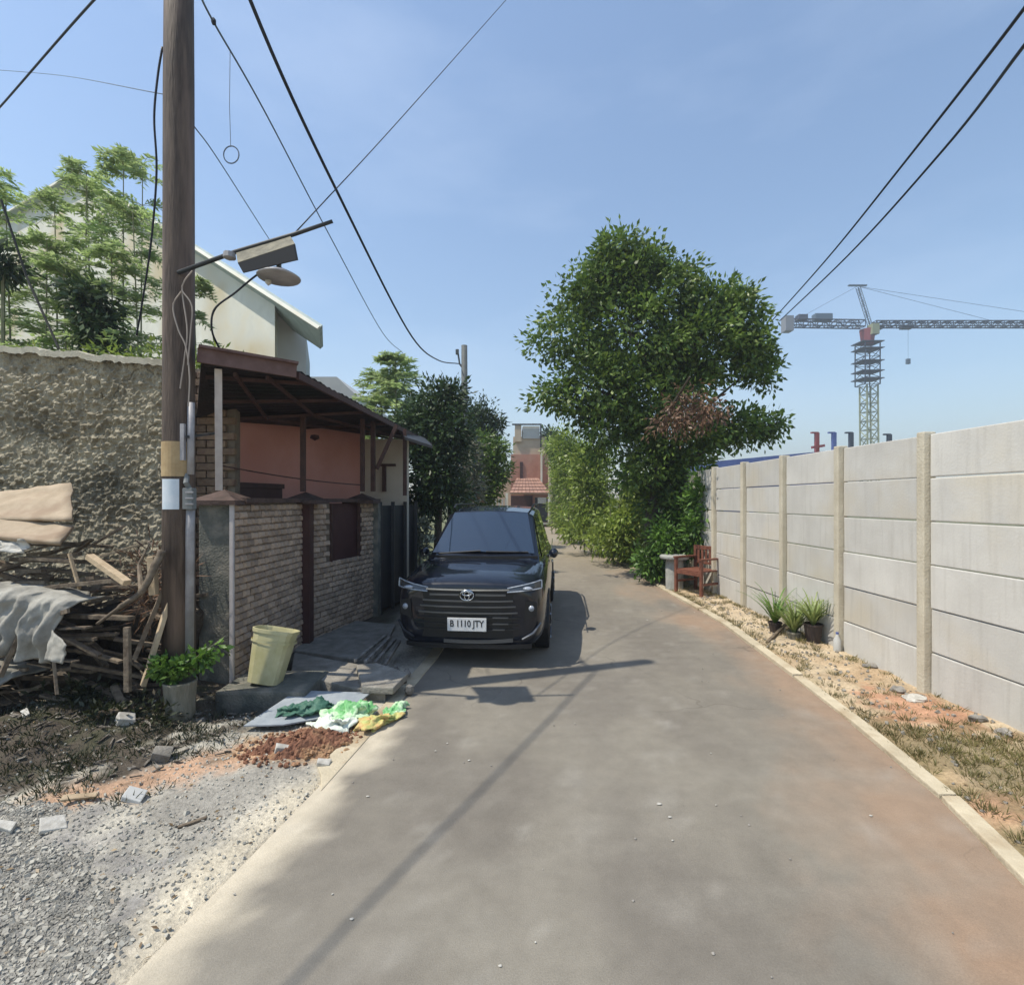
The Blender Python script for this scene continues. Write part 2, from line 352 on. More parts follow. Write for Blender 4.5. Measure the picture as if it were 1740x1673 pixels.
def gridmesh(name, xs_, ys_, fz, fc, mat):
    nx, ny = len(xs_), len(ys_)
    vs = []; cs = []
    for y in ys_:
        for x in xs_:
            xx, yy, z = fz(float(x), float(y)); vs.append((xx, yy, z)); cs.append((*fc(xx, yy), 1))
    fs = [(j*nx+i, j*nx+i+1, (j+1)*nx+i+1, (j+1)*nx+i) for j in range(ny-1) for i in range(nx-1)]
    me = bpy.data.meshes.new(name); me.from_pydata(vs, [], fs); at = me.color_attributes.new('soil', 'FLOAT_COLOR', 'POINT')
    at.data.foreach_set('color', np.array(cs, dtype=np.float32).ravel()); me.materials.append(mat); me.shade_smooth()
    return link(name, me)
def attrmat(name, s1, s2, bump, rough=.95, contrast=.35, dist=.02):
    m = bpy.data.materials.new(name); m.use_nodes = True; n = m.node_tree.nodes; l = m.node_tree.links; b = n['Principled BSDF']
    b.inputs['Roughness'].default_value = rough; b.inputs['Specular IOR Level'].default_value = .25
    a = n.new('ShaderNodeAttribute'); a.attribute_name = 'soil'; t = n.new('ShaderNodeTexCoord')
    v = None
    for i, (s, k) in enumerate(((s1, contrast), (s2, contrast*1.3))):
        q = n.new('ShaderNodeTexNoise'); q.inputs['Scale'].default_value = s; q.inputs['Detail'].default_value = 7; q.inputs['Roughness'].default_value = .65; l.new(t.outputs['Object'], q.inputs['Vector'])
        r = n.new('ShaderNodeMapRange'); r.inputs[1].default_value = .3; r.inputs[2].default_value = .7; r.inputs[3].default_value = 1-k; r.inputs[4].default_value = 1+k; l.new(q.outputs[0], r.inputs[0])
        if v: mu = n.new('ShaderNodeMath'); mu.operation = 'MULTIPLY'; l.new(v, mu.inputs[0]); l.new(r.outputs[0], mu.inputs[1]); v = mu.outputs[0]
        else: v = r.outputs[0]
        last = q
    h = n.new('ShaderNodeHueSaturation'); l.new(a.outputs['Color'], h.inputs['Color']); l.new(v, h.inputs['Value']); l.new(h.outputs[0], b.inputs['Base Color'])
    u = n.new('ShaderNodeBump'); u.inputs['Strength'].default_value = bump; u.inputs['Distance'].default_value = dist; l.new(last.outputs[0], u.inputs['Height']); l.new(u.outputs[0], b.inputs['Normal'])
    return m
m_ground = attrmat('soil_ground', 3, 45, .9, contrast=.22)
m_road = attrmat('asphalt_dusty', 7, 170, .5, rough=.9, contrast=.10, dist=.006)
def cracks(m):
    n = m.node_tree.nodes; l = m.node_tree.links; b = n['Principled BSDF']; t = n.new('ShaderNodeTexCoord')
    nn = n.new('ShaderNodeTexNoise'); nn.inputs['Scale'].default_value = 2.2; nn.inputs['Detail'].default_value = 6; l.new(t.outputs['Object'], nn.inputs['Vector'])
    mixv = n.new('ShaderNodeMixRGB'); mixv.inputs[0].default_value = .35; l.new(t.outputs['Object'], mixv.inputs[1]); l.new(nn.outputs['Color'], mixv.inputs[2])
    v = n.new('ShaderNodeTexVoronoi'); v.feature = 'DISTANCE_TO_EDGE'; v.inputs['Scale'].default_value = .95; l.new(mixv.outputs[0], v.inputs['Vector'])
    r_ = n.new('ShaderNodeMapRange'); r_.inputs[1].default_value = .0; r_.inputs[2].default_value = .007; r_.inputs[3].default_value = 1; r_.inputs[4].default_value = 0; l.new(v.outputs['Distance'], r_.inputs[0])
    n2 = n.new('ShaderNodeTexNoise'); n2.inputs['Scale'].default_value = .8; l.new(t.outputs['Object'], n2.inputs['Vector'])
    r2 = n.new('ShaderNodeMapRange'); r2.inputs[1].default_value = .5; r2.inputs[2].default_value = .6; r2.inputs[4].default_value = .45; l.new(n2.outputs[0], r2.inputs[0])
    mu = n.new('ShaderNodeMath'); mu.operation = 'MULTIPLY'; l.new(r_.outputs[0], mu.inputs[0]); l.new(r2.outputs[0], mu.inputs[1])
    old = b.inputs['Base Color'].links[0].from_socket; q = n.new('ShaderNodeMixRGB'); q.inputs[2].default_value = (.06, .05, .04, 1); l.new(old, q.inputs[1]); l.new(mu.outputs[0], q.inputs[0]); l.new(q.outputs[0], b.inputs['Base Color'])
cracks(m_road)
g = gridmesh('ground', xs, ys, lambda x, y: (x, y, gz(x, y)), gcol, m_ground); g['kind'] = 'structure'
def rcol(x, y):
    l = edge(RL, y); r = edge(RR, y); n = fn((x*1.0, y*.6, 2), 1.2, 5); n2 = fn((x, y, 11), 4, 5)
    c = [.172, .155, .130]
    c = col_mix(c, [.215, .195, .16], max(0, min(1, .5+1.3*n)))
    c = col_mix(c, [.28, .26, .22], max(0, min(1, (2.9-y+n*1.2)*.6))*max(0, min(1, (1.1-x)/1.8))*.28)
    c = col_mix(c, [.32, .20, .125], max(0, min(1, (.7-(r-x)+n*.9)*1.2))*.55)
    c = col_mix(c, [.30, .19, .12], max(0, min(1, (.6-math.hypot(x-1.75, (y-1.9)*.9)+n2*.5)*1.4))*.45)
    c = col_mix(c, [.58, .51, .39], max(0, min(1, (.26-(x-l)+n2*.16)*4.5))*max(0, min(1, (4.6-y)))*.85)
    u_ = (x-l)/(r-l); c = col_mix(c, [.13, .115, .092], max(0, 1-abs(u_-.32)/.09)*.25*(.6+n2)+max(0, 1-abs(u_-.68)/.09)*.25*(.6+n2))
    st_ = fn((x*1.2+3*n2*.2, y*5, 4), 1.3, 4); c = col_mix(c, [.27, .25, .21], max(0, min(1, (st_-.12)*2))*.2)
    c = col_mix(c, [.34, .32, .28], max(0, n2-.32)*.6)
    if y > 8: c = col_mix(c, [.30, .25, .18], min(1, (y-8)/8)*.7)
    return c
def rz(u, y):
    l = float(edge(RL, y)); r = float(edge(RR, y)); x = l+(r-l)*u
    return (x, y, .004+.004*fn((x, y, 0), .8, 3))
road = gridmesh('road', np.linspace(0, 1, 60), np.concatenate([np.arange(-8, .8, .5), np.arange(.9, 7, .07), np.arange(7.1, 16, .2), np.arange(16.5, 60, 1.5)]), rz, rcol, m_road)
road['kind'] = 'structure'
# kerbs
kb = thing('kerb', (2.6, 4, 0), None, None); kb['kind'] = 'structure'
y = .9
while y < 34:
    L = 1.0 if y < 9 else 2.2; a0 = y+.008; a1 = y+L-.008; jx = random.uniform(-.012, .012); h = .035+random.uniform(-.008, .01)
    x0 = float(edge(RR, a0))+jx; x1 = float(edge(RR, a1))+jx; wd = .105+random.uniform(-.006, .01)
    MB().slab([(x0, a0, h), (x0+wd, a0, h), (x1+wd, a1, h), (x1, a1, h)], .09, (0, 0, 1)).build('kerb_stone', m_kerb, kb, bevel=.008)
    y += L
kl = thing('road_edge_strip', (-1.2, 3, 0), None, None); kl['kind'] = 'structure'
y = 3.1
while y < 6.4:
    L = .8; a0 = y+.004; a1 = y+L-.004
    x0 = float(edge(RL, a0)); x1 = float(edge(RL, a1)); wd = .10+random.uniform(-.01, .01)
    MB().slab([(x0-wd, a0+(.16 if y < 3.2 else 0), .010), (x0-wd*.4, a0+(.05 if y < 3.2 else 0), .010), (x0+.02, a0-(.12 if y < 3.2 else 0), .010), (x1+.02, a1, .010), (x1-wd, a1, .010)], .08, (0, 0, 1)).build('edge_stone', m_kerb, kl, bevel=.006)
    y += L

# ------------------------------------------------------------------ precast wall right
WX = 3.65; H = 2.28; SP = 1.17
pw = thing('precast_concrete_wall', (WX, 7, 0), 'long grey wall of six stacked precast concrete panels between slim posts, right of the road', 'wall')
posts = [4.5+SP*i for i in range(-3, 11)]
pm = MB().box((0, 0, 0), (.05, SP-.10, .370)).build('panel', m_conc, pw, local=True, bevel=.009); pm_me = pm.data
first = True
for i, y in enumerate(posts):
    MB().box((WX-.01, y, H/2+.005), (.11, .085, H+.03)).build('post', m_post, pw, bevel=.012)
    for k in range(6):
        z = .19+.38*k+random.uniform(-.002, .002)
        o = pm if first else link('panel', pm_me, pw); first = False
        o.location = Vector((WX+.015+random.uniform(-.006, .006), y+SP/2, z))-pw.location; o.rotation_euler = (random.uniform(-.002, .002), random.uniform(-.008, .008), 0)
# ------------------------------------------------------------------ rough plaster wall left
def plaster_wall():
    pwall = thing('plaster_wall', (-4.9, 5.06, 0), 'tall rough sprayed plaster wall behind the scrap pile, left', 'wall')
    nx, nz = 330, 250; x0, x1 = -6.9, -3.40
    vs = []; fs = []
    def top(t): return 3.47-.40*t+.015*noise.noise(Vector((t*20, 0, 0)))
    for j in range(nz+1):
        for i in range(nx+1):
            t = i/nx; x = x0+(x1-x0)*t; yy = 5.55-.49*t; z = top(t)*j/nz
            d = .030*noise.noise(Vector((x*17, z*17, 0)))+.020*noise.noise(Vector((x*36, z*36, 4)))+.02*noise.noise(Vector((x*2, z*2, 9)))
            d *= .35+1.1*max(0, .5+.9*noise.noise(Vector((x*1.3, z*1.3, 20)))); d = max(d, -.012); d += -.012 if abs(noise.noise(Vector((x*1.7+.3*noise.noise(Vector((x*6, z*6, 1))), z*1.7, 33)))) < .012 else 0
            vs.append((x, yy-.03-d*1.4, z))
    k = nx+1
    fs = [(j*k+i, j*k+i+1, (j+1)*k+i+1, (j+1)*k+i) for j in range(nz) for i in range(nx)]
    MB().add(vs, fs).build('plaster_face', m_pl, pwall, fix=False)
    MB().slab([(-6.9, 5.60, 0), (-3.42, 5.12, 0), (-3.42, 5.12, 3.0), (-6.9, 5.60, 3.3)], .16).build('wall_core', m_mortar, pwall)
    m = MB(); n = 160
    for i in range(n):                                      # weathered coping; its paler colour stands in for the sunlit rim
        t0 = i/n; t1 = (i+1)/n; a = x0+(x1-x0)*t0; b = x0+(x1-x0)*t1
        za = top(t0)+.03*noise.noise(Vector((a*4, 1, 0)))+.02*noise.noise(Vector((a*19, 1, 0))); zb = top(t1)+.03*noise.noise(Vector((b*4, 1, 0)))+.02*noise.noise(Vector((b*19, 1, 0)))
        ya = 5.55-.49*t0; yb = 5.55-.49*t1; m.add([(a, ya-.08, za-.06), (b, yb-.08, zb-.06), (b, yb-.09, zb), (a, ya-.09, za), (a, ya+.2, za+.02), (b, yb+.2, zb+.02)], [(0, 1, 2, 3), (3, 2, 5, 4)])
    m.build('coping', m_post, pwall, fix=False)
plaster_wall()
# dark brick end wall of house + pieces
bw = thing('brick_wall', (-3.2, 5.35, 0), 'narrow dark brown brick wall behind the brown pole', 'wall')
MB().box((-3.22, 5.43, 1.54), (.62, .1, 3.08)).build('mortar_core', m_mortar, bw)
bme = None
for r_ in range(38):
    for c_ in range(-1, 4):
        xx = -3.50+c_*.205+(.1 if r_ % 2 else 0)
        if xx < -3.42 or xx > -2.93: continue
        if bme is None: o = MB().box((0, 0, 0), (.192, .06, .07)).build('brick', m_brick, bw, local=True, bevel=.006); bme = o.data
        else: o = link('brick', bme, bw)
        o.location = Vector((xx, 5.37+random.uniform(-.006, .006), .05+r_*.08))-bw.location

# ------------------------------------------------------------------ pink house with brown roof
E1 = Vector((-2.44, 4.02, 2.80)); E2 = Vector((-1.84, 4.39, 2.80)); E3 = Vector((-1.56, 9.9, 2.80))
house = thing('pink_house', (-3, 6.5, 0), 'low pink house with a dark flat canopy roof behind the stone clad wall', 'house')
LE = [E1, Vector((-3.18, 5.55, 2.60)), Vector((-2.6, 8.5, 2.84)), Vector((-1.95, 9.9, 2.84))]
def le(t):
    k = min(int(t*3), 2); return LE[k].lerp(LE[k+1], t*3-k)
rf = MB().beam(E2-Vector((0, 0, .03)), E3-Vector((0, 0, .03)), .03, .06).build('roof', m_brown, house)
NS = 12
for i_ in range(NS):                                    # thin corrugated sheets laid across the canopy
    t0 = i_/NS; t1 = (i_+1)/NS+.01; K = 8; m = MB(); dz = random.uniform(0, .014); vs = []
    for k_ in range(K+1):
        t = min(t0+(t1-t0)*k_/K, 1); a_ = le(t); b_ = E2.lerp(E3, t)+Vector((random.uniform(-.01, .02) if k_ == 0 else .01, 0, 0)); w_ = Vector((0, 0, .012*(k_ % 2)+dz)); vs += [a_+w_, a_.lerp(b_, .5)+w_+Vector((0, 0, -.01)), b_+w_]
    m.add(vs, [(3*k_+j_, 3*k_+j_+1, 3*k_+4+j_, 3*k_+3+j_) for k_ in range(K) for j_ in (0, 1)])
    o = m.build('roof_sheet', m_roof, rf, fix=False); q = o.modifiers.new('s', 'SOLIDIFY'); q.thickness = .006
for f_ in (.3, .62):
    pts_ = [le(t).lerp(E2.lerp(E3, t), f_)-Vector((0, 0, .05)) for t in (0.02, .33, .66, .98)]
    for a_, b_ in zip(pts_[:-1], pts_[1:]): MB().beam(a_, b_, .025, .03).build('batten', m_brown, rf)
for t in (.06, .2, .33, .5, .7, .9):
    MB().beam(le(t)-Vector((0, 0, .03)), E2.lerp(E3, t)-Vector((0, 0, .03)), .025, .03).build('rafter', m_brown, rf)
MB().slab([E1+Vector((0, 0, .03)), LE[1]+Vector((0, 0, .03)), Vector((-4.8, 7.4, 2.5)), Vector((-3.2, 5.2, 2.6))], .03, (0, 0, 1)).build('added_shade_roof', m_roof, house)  # unseen slab added to keep the sun off the pink wall
MB().slab([LE[1]+Vector((.1, 0, .04)), LE[2]+Vector((.1, 0, .04)), Vector((-4.2, 9.5, 2.5)), Vector((-4.8, 7.4, 2.5))], .03, (0, 0, 1)).build('added_shade_roof', m_roof, house)  # second unseen slab, added to carry that shade further back
MB().beam(E1+Vector((-.02, -.02, .035)), E2+Vector((0, -.02, .0)), .03, .11).build('front_board', m_board, house)
MB().beam(E1+Vector((-.02, 0, .10)), E2+Vector((0, 0, .065)), .14, .02).build('ridge_cap', m_board, house)
q0 = Vector((-3.35, 5.5, 0)); q1 = Vector((-2.52, 8.5, 0))
MB().slab([q0, q1, q1+Vector((0, 0, 2.83)), q0+Vector((0, 0, 2.62))], .12).build('wall', m_pink, house)
o = MB().box((-2.14, 8.62, 1.36), (.78, .14, 2.72)).build('wall', m_cream, house); o['label'] = 'cream end wall'
MB().slab([(-1.76, 8.7, 0), (-2.5, 12, 0), (-2.5, 12, 2.7), (-1.76, 8.7, 2.7)], .1).build('wall', m_cream, house)
win = MB().beam(q0.lerp(q1, .06)+Vector((.035, 0, 1.55)), q0.lerp(q1, .38)+Vector((.035, 0, 1.55)), .05, .62).build('window', m_maroon, house)
MB().beam(q0.lerp(q1, .06)+Vector((.06, 0, 1.88)), q0.lerp(q1, .38)+Vector((.06, 0, 1.88)), .06, .06).build('window_frame', m_brown, win)
MB().beam(P(515, 835, 5.95), P(515, 697, 5.95), .05, .05).build('post', m_brown, house)
MB().beam(P(616, 835, 6.7), P(616, 712, 6.7), .05, .05).build('post', m_brown, house)
MB().beam(P(634, 835, 6.9), P(634, 716, 6.9), .055, .055).build('post', m_brown, house)
MB().beam(P(688, 842, 7.6), P(688, 729, 7.6), .05, .05).build('post', m_brown, house)
MB().beam(P(640, 797, 6.9), P(674, 722, 6.9), .045, .045).build('brace', m_brown, house)
MB().beam(P(653, 835, 8.5), P(653, 792, 8.5), .06, .05).build('post', m_brown, house)
MB().beam(P(640, 790, 8.5), P(672, 790, 8.5), .06, .04).build('lintel', m_brown, house)
MB().tube(sag(P(372, 790, 5.2), P(618, 824, 6.7), .03), .008, 6).build('rail_cable', m_brown, house)
MB().lathe(P(535, 742, 6.6), [(.0, .03), (.05, .02), (.06, -.02), (0, -.05)], 10).build('ceiling_lamp', m_maroon, house)
o = MB().beam(P(372, 832, 4.45), P(371, 626, 4.2), .055, .055).build('post', m_pvcw, house, bevel=.005); o['label'] = 'pale upright post at the near roof corner'
# small awning at far end
aw = MB().slab([P(688, 742, 7.4), P(735, 757, 7.4), P(722, 744, 9), P(672, 722, 9)], .04, (0, 0, 1)).build('awning', m_dark); tag(aw, 'dark sagging awning between the pink house and the leafy tree', 'awning')

# ------------------------------------------------------------------ stone-clad front wall
fw = thing('stone_clad_wall', (-2.45, 5.3, 0), 'waist to head high garden wall clad in small tan stones with brown caps, left of the black car', 'wall')
F0 = Vector((-2.50, 4.60, 0)); F1 = Vector((-2.44, 5.92, 0)); F2 = Vector((-2.42, 6.02, 0)); F3 = Vector((-2.01, 7.6, 0)); F4 = Vector((-1.72, 9.0, 0))
def wallseg(a, b, z0, z1, t, name, mat, par=fw):
    return MB().slab([a+Vector((0, 0, z0)), b+Vector((0, 0, z0)), b+Vector((0, 0, z1)), a+Vector((0, 0, z1))], t).build(name, mat, par)
fw2 = thing('stone_clad_wall', (-2.2, 6.8, 0), 'second stone clad wall stretch with a dark maroon hatch, beyond the maroon gate post', 'wall')
fw['label'] = 'garden wall of small tan stones with a brown cap, behind the yellow bin'
wallseg(F0, F1, -.3, 1.68, .12, 'wall_core', m_mortar); wallseg(F2, F3, -.1, .92, .12, 'wall_core', m_mortar, fw2)
def onseg(a, b, u): return a+(b-a)*u
L23 = (F3-F2).length
def ux(px, a, b):                                        # parameter along a-b seen at photo column px
    k = (px-870)/870; d = b-a; return (k*a.y-a.x)/(d.x-k*d.y)
u1 = ux(560, F2, F3); u2 = ux(612, F2, F3)
wallseg(onseg(F2, F3, 0), onseg(F2, F3, u1), .92, 1.68, .12, 'wall_core', m_mortar, fw2); wallseg(onseg(F2, F3, u2), F3, .92, 1.68, .12, 'wall_core', m_mortar, fw2)
stm = {}
def clad(a, b, z0, z1, skip=None, lim=299, par=fw):
    d = (b-a); L = d.length; d.normalize(); nrm = Vector((d.y, -d.x, 0)); ang = math.atan2(d.y, d.x); k = 0
    rh = .0665; rows = int((z1-z0)/rh); extra = MB()
    for r_ in range(rows):
        x = .005-(.062 if r_ % 2 else 0)
        while x < L-.03:
            wdt = .124; xa = max(x, 0); xb = min(x+wdt, L)
            zc = z0+rh*(r_+.5); um = (xa+xb)/2
            if xb-xa > .03 and not (skip and skip(um/L, zc)):
                p = a+d*um+nrm*(.006+random.uniform(-.003, .004)); p.z = zc
                if k < lim:
                    if 's' not in stm: o = MB().add([(-.5, 0, -.5), (.5, 0, -.5), (.5, 0, .5), (-.5, 0, .5), (-.36, -1, -.2), (.36, -.7, -.3), (.38, -.5, .34), (-.34, -.9, .3)], [(0, 1, 5, 4), (1, 2, 6, 5), (2, 3, 7, 6), (3, 0, 4, 7), (4, 5, 6, 7)]).build('stone', m_stone, fw, local=True, fix=False); stm['s'] = o.data
                    else: o = link('stone', stm['s'], par)
                    o.location = p-par.location; o.scale = ((xb-xa)*.95, -.028*random.uniform(.8, 1.2) if False else .028*random.uniform(.8, 1.25), rh*.95); o.rotation_euler = (random.uniform(-.03, .03), random.uniform(-.025, .025), ang+random.uniform(-.03, .03))
                    k += 1
            x += wdt+.002
    return k
k1 = clad(F0, F1, .0, 1.67)
clad(F2, F3, .0, 1.67, skip=lambda u, z: (u1-.03 < u < u2+.01 and z > .92), par=fw2)
# the plaster edge trim, gate recess, panel
MB().beam(F0+Vector((.0, -.03, -.25)), F0+Vector((.0, -.03, 1.66)), .03, .03).build('edge_trim', m_pvcw, fw)
MB().slab([F1+Vector((-.12, 0, -.2)), F2+Vector((.03, 0, -.2)), F2+Vector((.03, 0, 1.68)), F1+Vector((-.12, 0, 1.68))], .05).build('gate_post', m_maroon, fw, bevel=.006)
MB().box((-2.42, 5.97, .72), (.17, .12, 1.95)).build('gate_leaf', m_maroon, fw)
dp = wallseg(onseg(F2, F3, u1)+Vector((-.03, 0, 0)), onseg(F2, F3, u2)+Vector((-.03, 0, 0)), .92, 1.66, .03, 'hatch', m_maroon, fw2)
for a_, b_ in ((u1, u1+.03), (u2-.03, u2)):
    p = onseg(F2, F3, (a_+b_)/2); MB().beam(p+Vector((0, 0, .92)), p+Vector((0, 0, 1.66)), .04, .05).build('hatch_frame', m_brown, dp)
def cap(p, r, name='pillar_cap', par=None):
    MB().add([(p[0]-r, p[1]-r, 1.66), (p[0]+r, p[1]-r, 1.66), (p[0]+r, p[1]+r, 1.66), (p[0]-r, p[1]+r, 1.66),
              (p[0]-r, p[1]-r, 1.70), (p[0]+r, p[1]-r, 1.70), (p[0]+r, p[1]+r, 1.70), (p[0]-r, p[1]+r, 1.70), (p[0], p[1], 1.80)],
             [(3, 2, 1, 0), (0, 1, 5, 4), (1, 2, 6, 5), (2, 3, 7, 6), (3, 0, 4, 7), (4, 5, 8), (5, 6, 8), (6, 7, 8), (7, 4, 8)]).build(name, m_cap, par or fw)
MB().box((-2.66, 4.74, .70), (.30, .30, 1.96)).build('pillar', m_moss, fw, bevel=.01)
cap((-2.66, 4.74), .21); cap((-2.42, 6.0), .2); cap(onseg(F2, F3, u2+.03), .21, par=fw2)
for a_, b_, pp in ((F0, F1, fw), (F2, F3, fw2)):
    MB().beam(a_+Vector((-.03, .1, 1.70)), b_+Vector((-.03, 0, 1.70)), .20, .045).build('coping', m_cap, pp)
fg = thing('metal_gate', (-1.85, 8.3, 0), 'closed dark sheet metal gate in shade behind the left side of the black car', 'gate')
wallseg(F3+Vector((.02, .02, 0)), F4, .05, 1.62, .04, 'gate_panel', m_dark, fg)
for t in (0.02, .33, .66, .98):
    p = onseg(F3, F4, t)+Vector((.04, 0, 0)); MB().beam(p+Vector((0, 0, 0)), p+Vector((0, 0, 1.68)), .05, .05).build('gate_post', m_dark, fg)
MB().box((-2.05, 7.55, .83), (.2, .2, 1.7)).build('pillar', m_moss, fg)
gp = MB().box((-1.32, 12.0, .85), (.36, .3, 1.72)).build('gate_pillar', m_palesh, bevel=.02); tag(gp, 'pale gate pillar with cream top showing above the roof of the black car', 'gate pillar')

# ------------------------------------------------------------------ white gable house behind
wh = thing('white_house', (-9, 12, 0), 'tall pale gabled house rising behind the thin trees, left', 'house')
TT = .62
def W(px, py, off=0):                                   # point of the gable plane (turned towards the left) seen at a photo position
    k = (px-870)/870; yy = (12+off+TT*(467-870)/870*12)/(1+TT*k); return P(px, py, yy)
bk_ = Vector((TT, 1, 0)).normalized(); ex_ = Vector((-.36, 1, 0)).normalized()
g0 = W(-160, 465); g1 = W(130, 292); g2 = W(467, 502); g3 = Vector((g2.x, g2.y, 0)); g4 = Vector((g0.x, g0.y, 0))
MB().slab([g4, g3, g2, g1, g0], 5, -ex_).build('wall', m_pale, wh)
r3 = g3+Vector((-.2, .5, 0)); r4 = Vector((P(520, 0, 12.9).x, 12.9, 0)); 
MB().slab([r3, r4, r4+Vector((0, 0, 5.9)), r3+Vector((0, 0, 6.5))], 3, -ex_).build('side_wall', m_palesh, wh)  # shade of this side is put into its greyer colour
for nm, a, b in (('roof_right', W(126, 284, -.3), W(548, 552, -.3)), ('roof_left', W(134, 284, -.3), W(-160, 460, -.3))):
    d = (b-a).normalized(); nr = d.cross(ex_).normalized(); nr = nr if nr.z > 0 else -nr
    MB().slab([a, b, b+ex_*1.6, a+ex_*1.6], .09, nr).build('roof', m_fascia, wh)
    MB().beam(a-nr*.10, b-nr*.10, .04, .08, up=nr).build('barge_board', m_pale, wh)
hut = thing('grey_roof_house', (-8, 20, 0), 'small grey roofed house showing behind the brown roof', 'house')
MB().add([P(515, 640, 20), P(572, 640, 20), P(606, 672, 20), P(610, 690, 20), P(515, 690, 20)]+[P(515, 640, 20)+Vector((0, 5, 0)), P(572, 640, 20)+Vector((0, 5, 0)), P(606, 672, 20)+Vector((0, 5, 0)), P(610, 690, 20)+Vector((0, 5, 0)), P(515, 690, 20)+Vector((0, 5, 0))],
         [(0, 1, 2, 3, 4), (0, 5, 6, 1), (1, 6, 7, 2), (2, 7, 8, 3)]).build('roof', m_palesh, hut)
MB().box((P(560, 700, 22).x, 22.5, 2.6), (2.6, 5, 5.2)).build('wall', m_pale, hut)

# ------------------------------------------------------------------ near pole, labels, conduit, lamp
PX, PY = -2.635, 4.05
up = thing('utility_pole', (PX, PY, 0), 'thick dark brown utility pole in front of the plaster wall, paper notice low on it', 'utility pole', 'utility poles')
MB().tube([(PX, PY, -.2), (PX, PY, 2), (PX+.0, PY, 5), (PX+.004, PY, 8.1)], [.118, .112, .106, .085], 20).build('shaft', m_pole, up, smooth=True)
def wrap(z0, z1, a0, a1, r, name, mat, par, c=(PX, PY)):
    n = 10; vs = []
    for z in (z0, z1):
        for i in range(n+1):
            a = a0+(a1-a0)*i/n; vs.append((c[0]+r*math.cos(a), c[1]+r*math.sin(a), z))
    k = n+1; return MB().add(vs, [(i, i+1, k+i+1, k+i) for i in range(n)]).build(name, mat, par)
wrap(1.7-(810-850)/215, 1.7-(752-850)/215, R(200), R(330), .117, 'painted_band', m_band, up)
wrap(1.7-(865-850)/218, 1.7-(814-850)/218, R(238), R(304), .119, 'paper_notice', m_paper, up)
cp = thing('conduit_pipe', (-2.52, 3.99, 0), 'slim grey plastic conduit pipe standing against the brown pole', 'pipe')
MB().tube([P(322, 1110, 4.0), P(323, 900, 4.0), P(324, 860, 4.0)], .032, 10).build('lower_pipe', m_pipe, cp, smooth=True)
MB().tube([P(324, 806, 4.0), P(324, 745, 4.0), P(325, 684, 4.0)], .026, 10).build('upper_pipe', m_pipe, cp, smooth=True)
o = MB().box(P(322, 847, 3.98), (.075, .06, .165)).build('junction_box', m_plast, cp, bevel=.005)
for k in range(3): MB().box(P(322, 836+10*k, 3.945), (.06, .012, .012)).build('louvre', m_pipe, o)
MB().tube([P(318, 806, 4.0), P(316, 820, 3.96), P(323, 832, 4.0)], .02, 8).build('elbow', m_plast, cp)
MB().beam(P(311, 782, 3.97), P(311, 720, 3.97), .03, .03).build('cable_clip', m_pipe, cp)
MB().beam(P(318, 742, 3.96), P(375, 735, 4.55), .02, .02).build('bracket', m_dark, cp)

ly = 3.84
sl = thing('street_lamp', tuple(P(330, 450, ly)), 'street lamp hanging under a rusty tin cover on an arm from the brown pole', 'street lamp')
MB().tube([(PX+.06, PY-.1, P(330, 452, ly).z), P(400, 428, ly), P(500, 398, ly), P(565, 376, ly)], [.016, .016, .015, .013], 8).build('arm', m_dark, sl, smooth=True)
def hood():
    a = P(400, 436, ly); b = P(498, 404, ly); m = MB(); n = 8; vs = []
    for c in (a, b):
        for i in range(n+1):
            an = math.pi*(i/n); vs.append(c+Vector((0, -.14*math.cos(an), .05*math.sin(an)-.0)))
    k = n+1; m.add(vs, [(i, i+1, k+i+1, k+i) for i in range(n)])
    return m, a, b
m_tin = M('tin_cover', (.09, .085, .06), (.19, .175, .125), 14, rough=.7, bump=.4)
MB().slab([P(404, 446, ly-.10), P(501, 414, ly-.10), P(491, 397, ly+.02), P(400, 424, ly+.02)], .008).build('tin_cover', m_tin, sl)
MB().slab([P(400, 424, ly+.02), P(491, 397, ly+.02), P(500, 414, ly+.22), P(404, 442, ly+.22)], .008).build('tin_cover', m_tin, sl)
MB().slab([P(404, 447, ly-.10), P(413, 463, ly-.10), P(506, 441, ly-.10), P(501, 415, ly-.10)], .01, (0, -1, 0)).build('side_flap', m_black, sl)
MB().slab([P(491, 399, ly+.02), P(501, 416, ly-.098), P(506, 441, ly-.098), P(503, 436, ly+.14), P(500, 416, ly+.20)], .01).build('end_flap', m_dark, sl)
MB().lathe(P(390, 434, ly-.02), [(0, .03), (.04, .02), (.045, -.02), (0, -.04)], 10).build('clamp', m_pipe, sl)
MB().tube([P(474, 425, ly), P(474, 458, ly)], .018, 8).build('lamp_holder', m_plast, sl)
MB().lathe(P(474, 466, ly), [(.015, .05), (.05, .035), (.12, .0), (.155, -.022), (.15, -.03), (.05, -.02), (0, -.02)], 20).build('lamp_dish', m_pipe, sl, smooth=True)
MB().lathe(P(456, 479, ly), [(0, .02), (.022, .01), (.022, -.01), (0, -.03)], 10).build('bulb', m_white, sl, smooth=True)

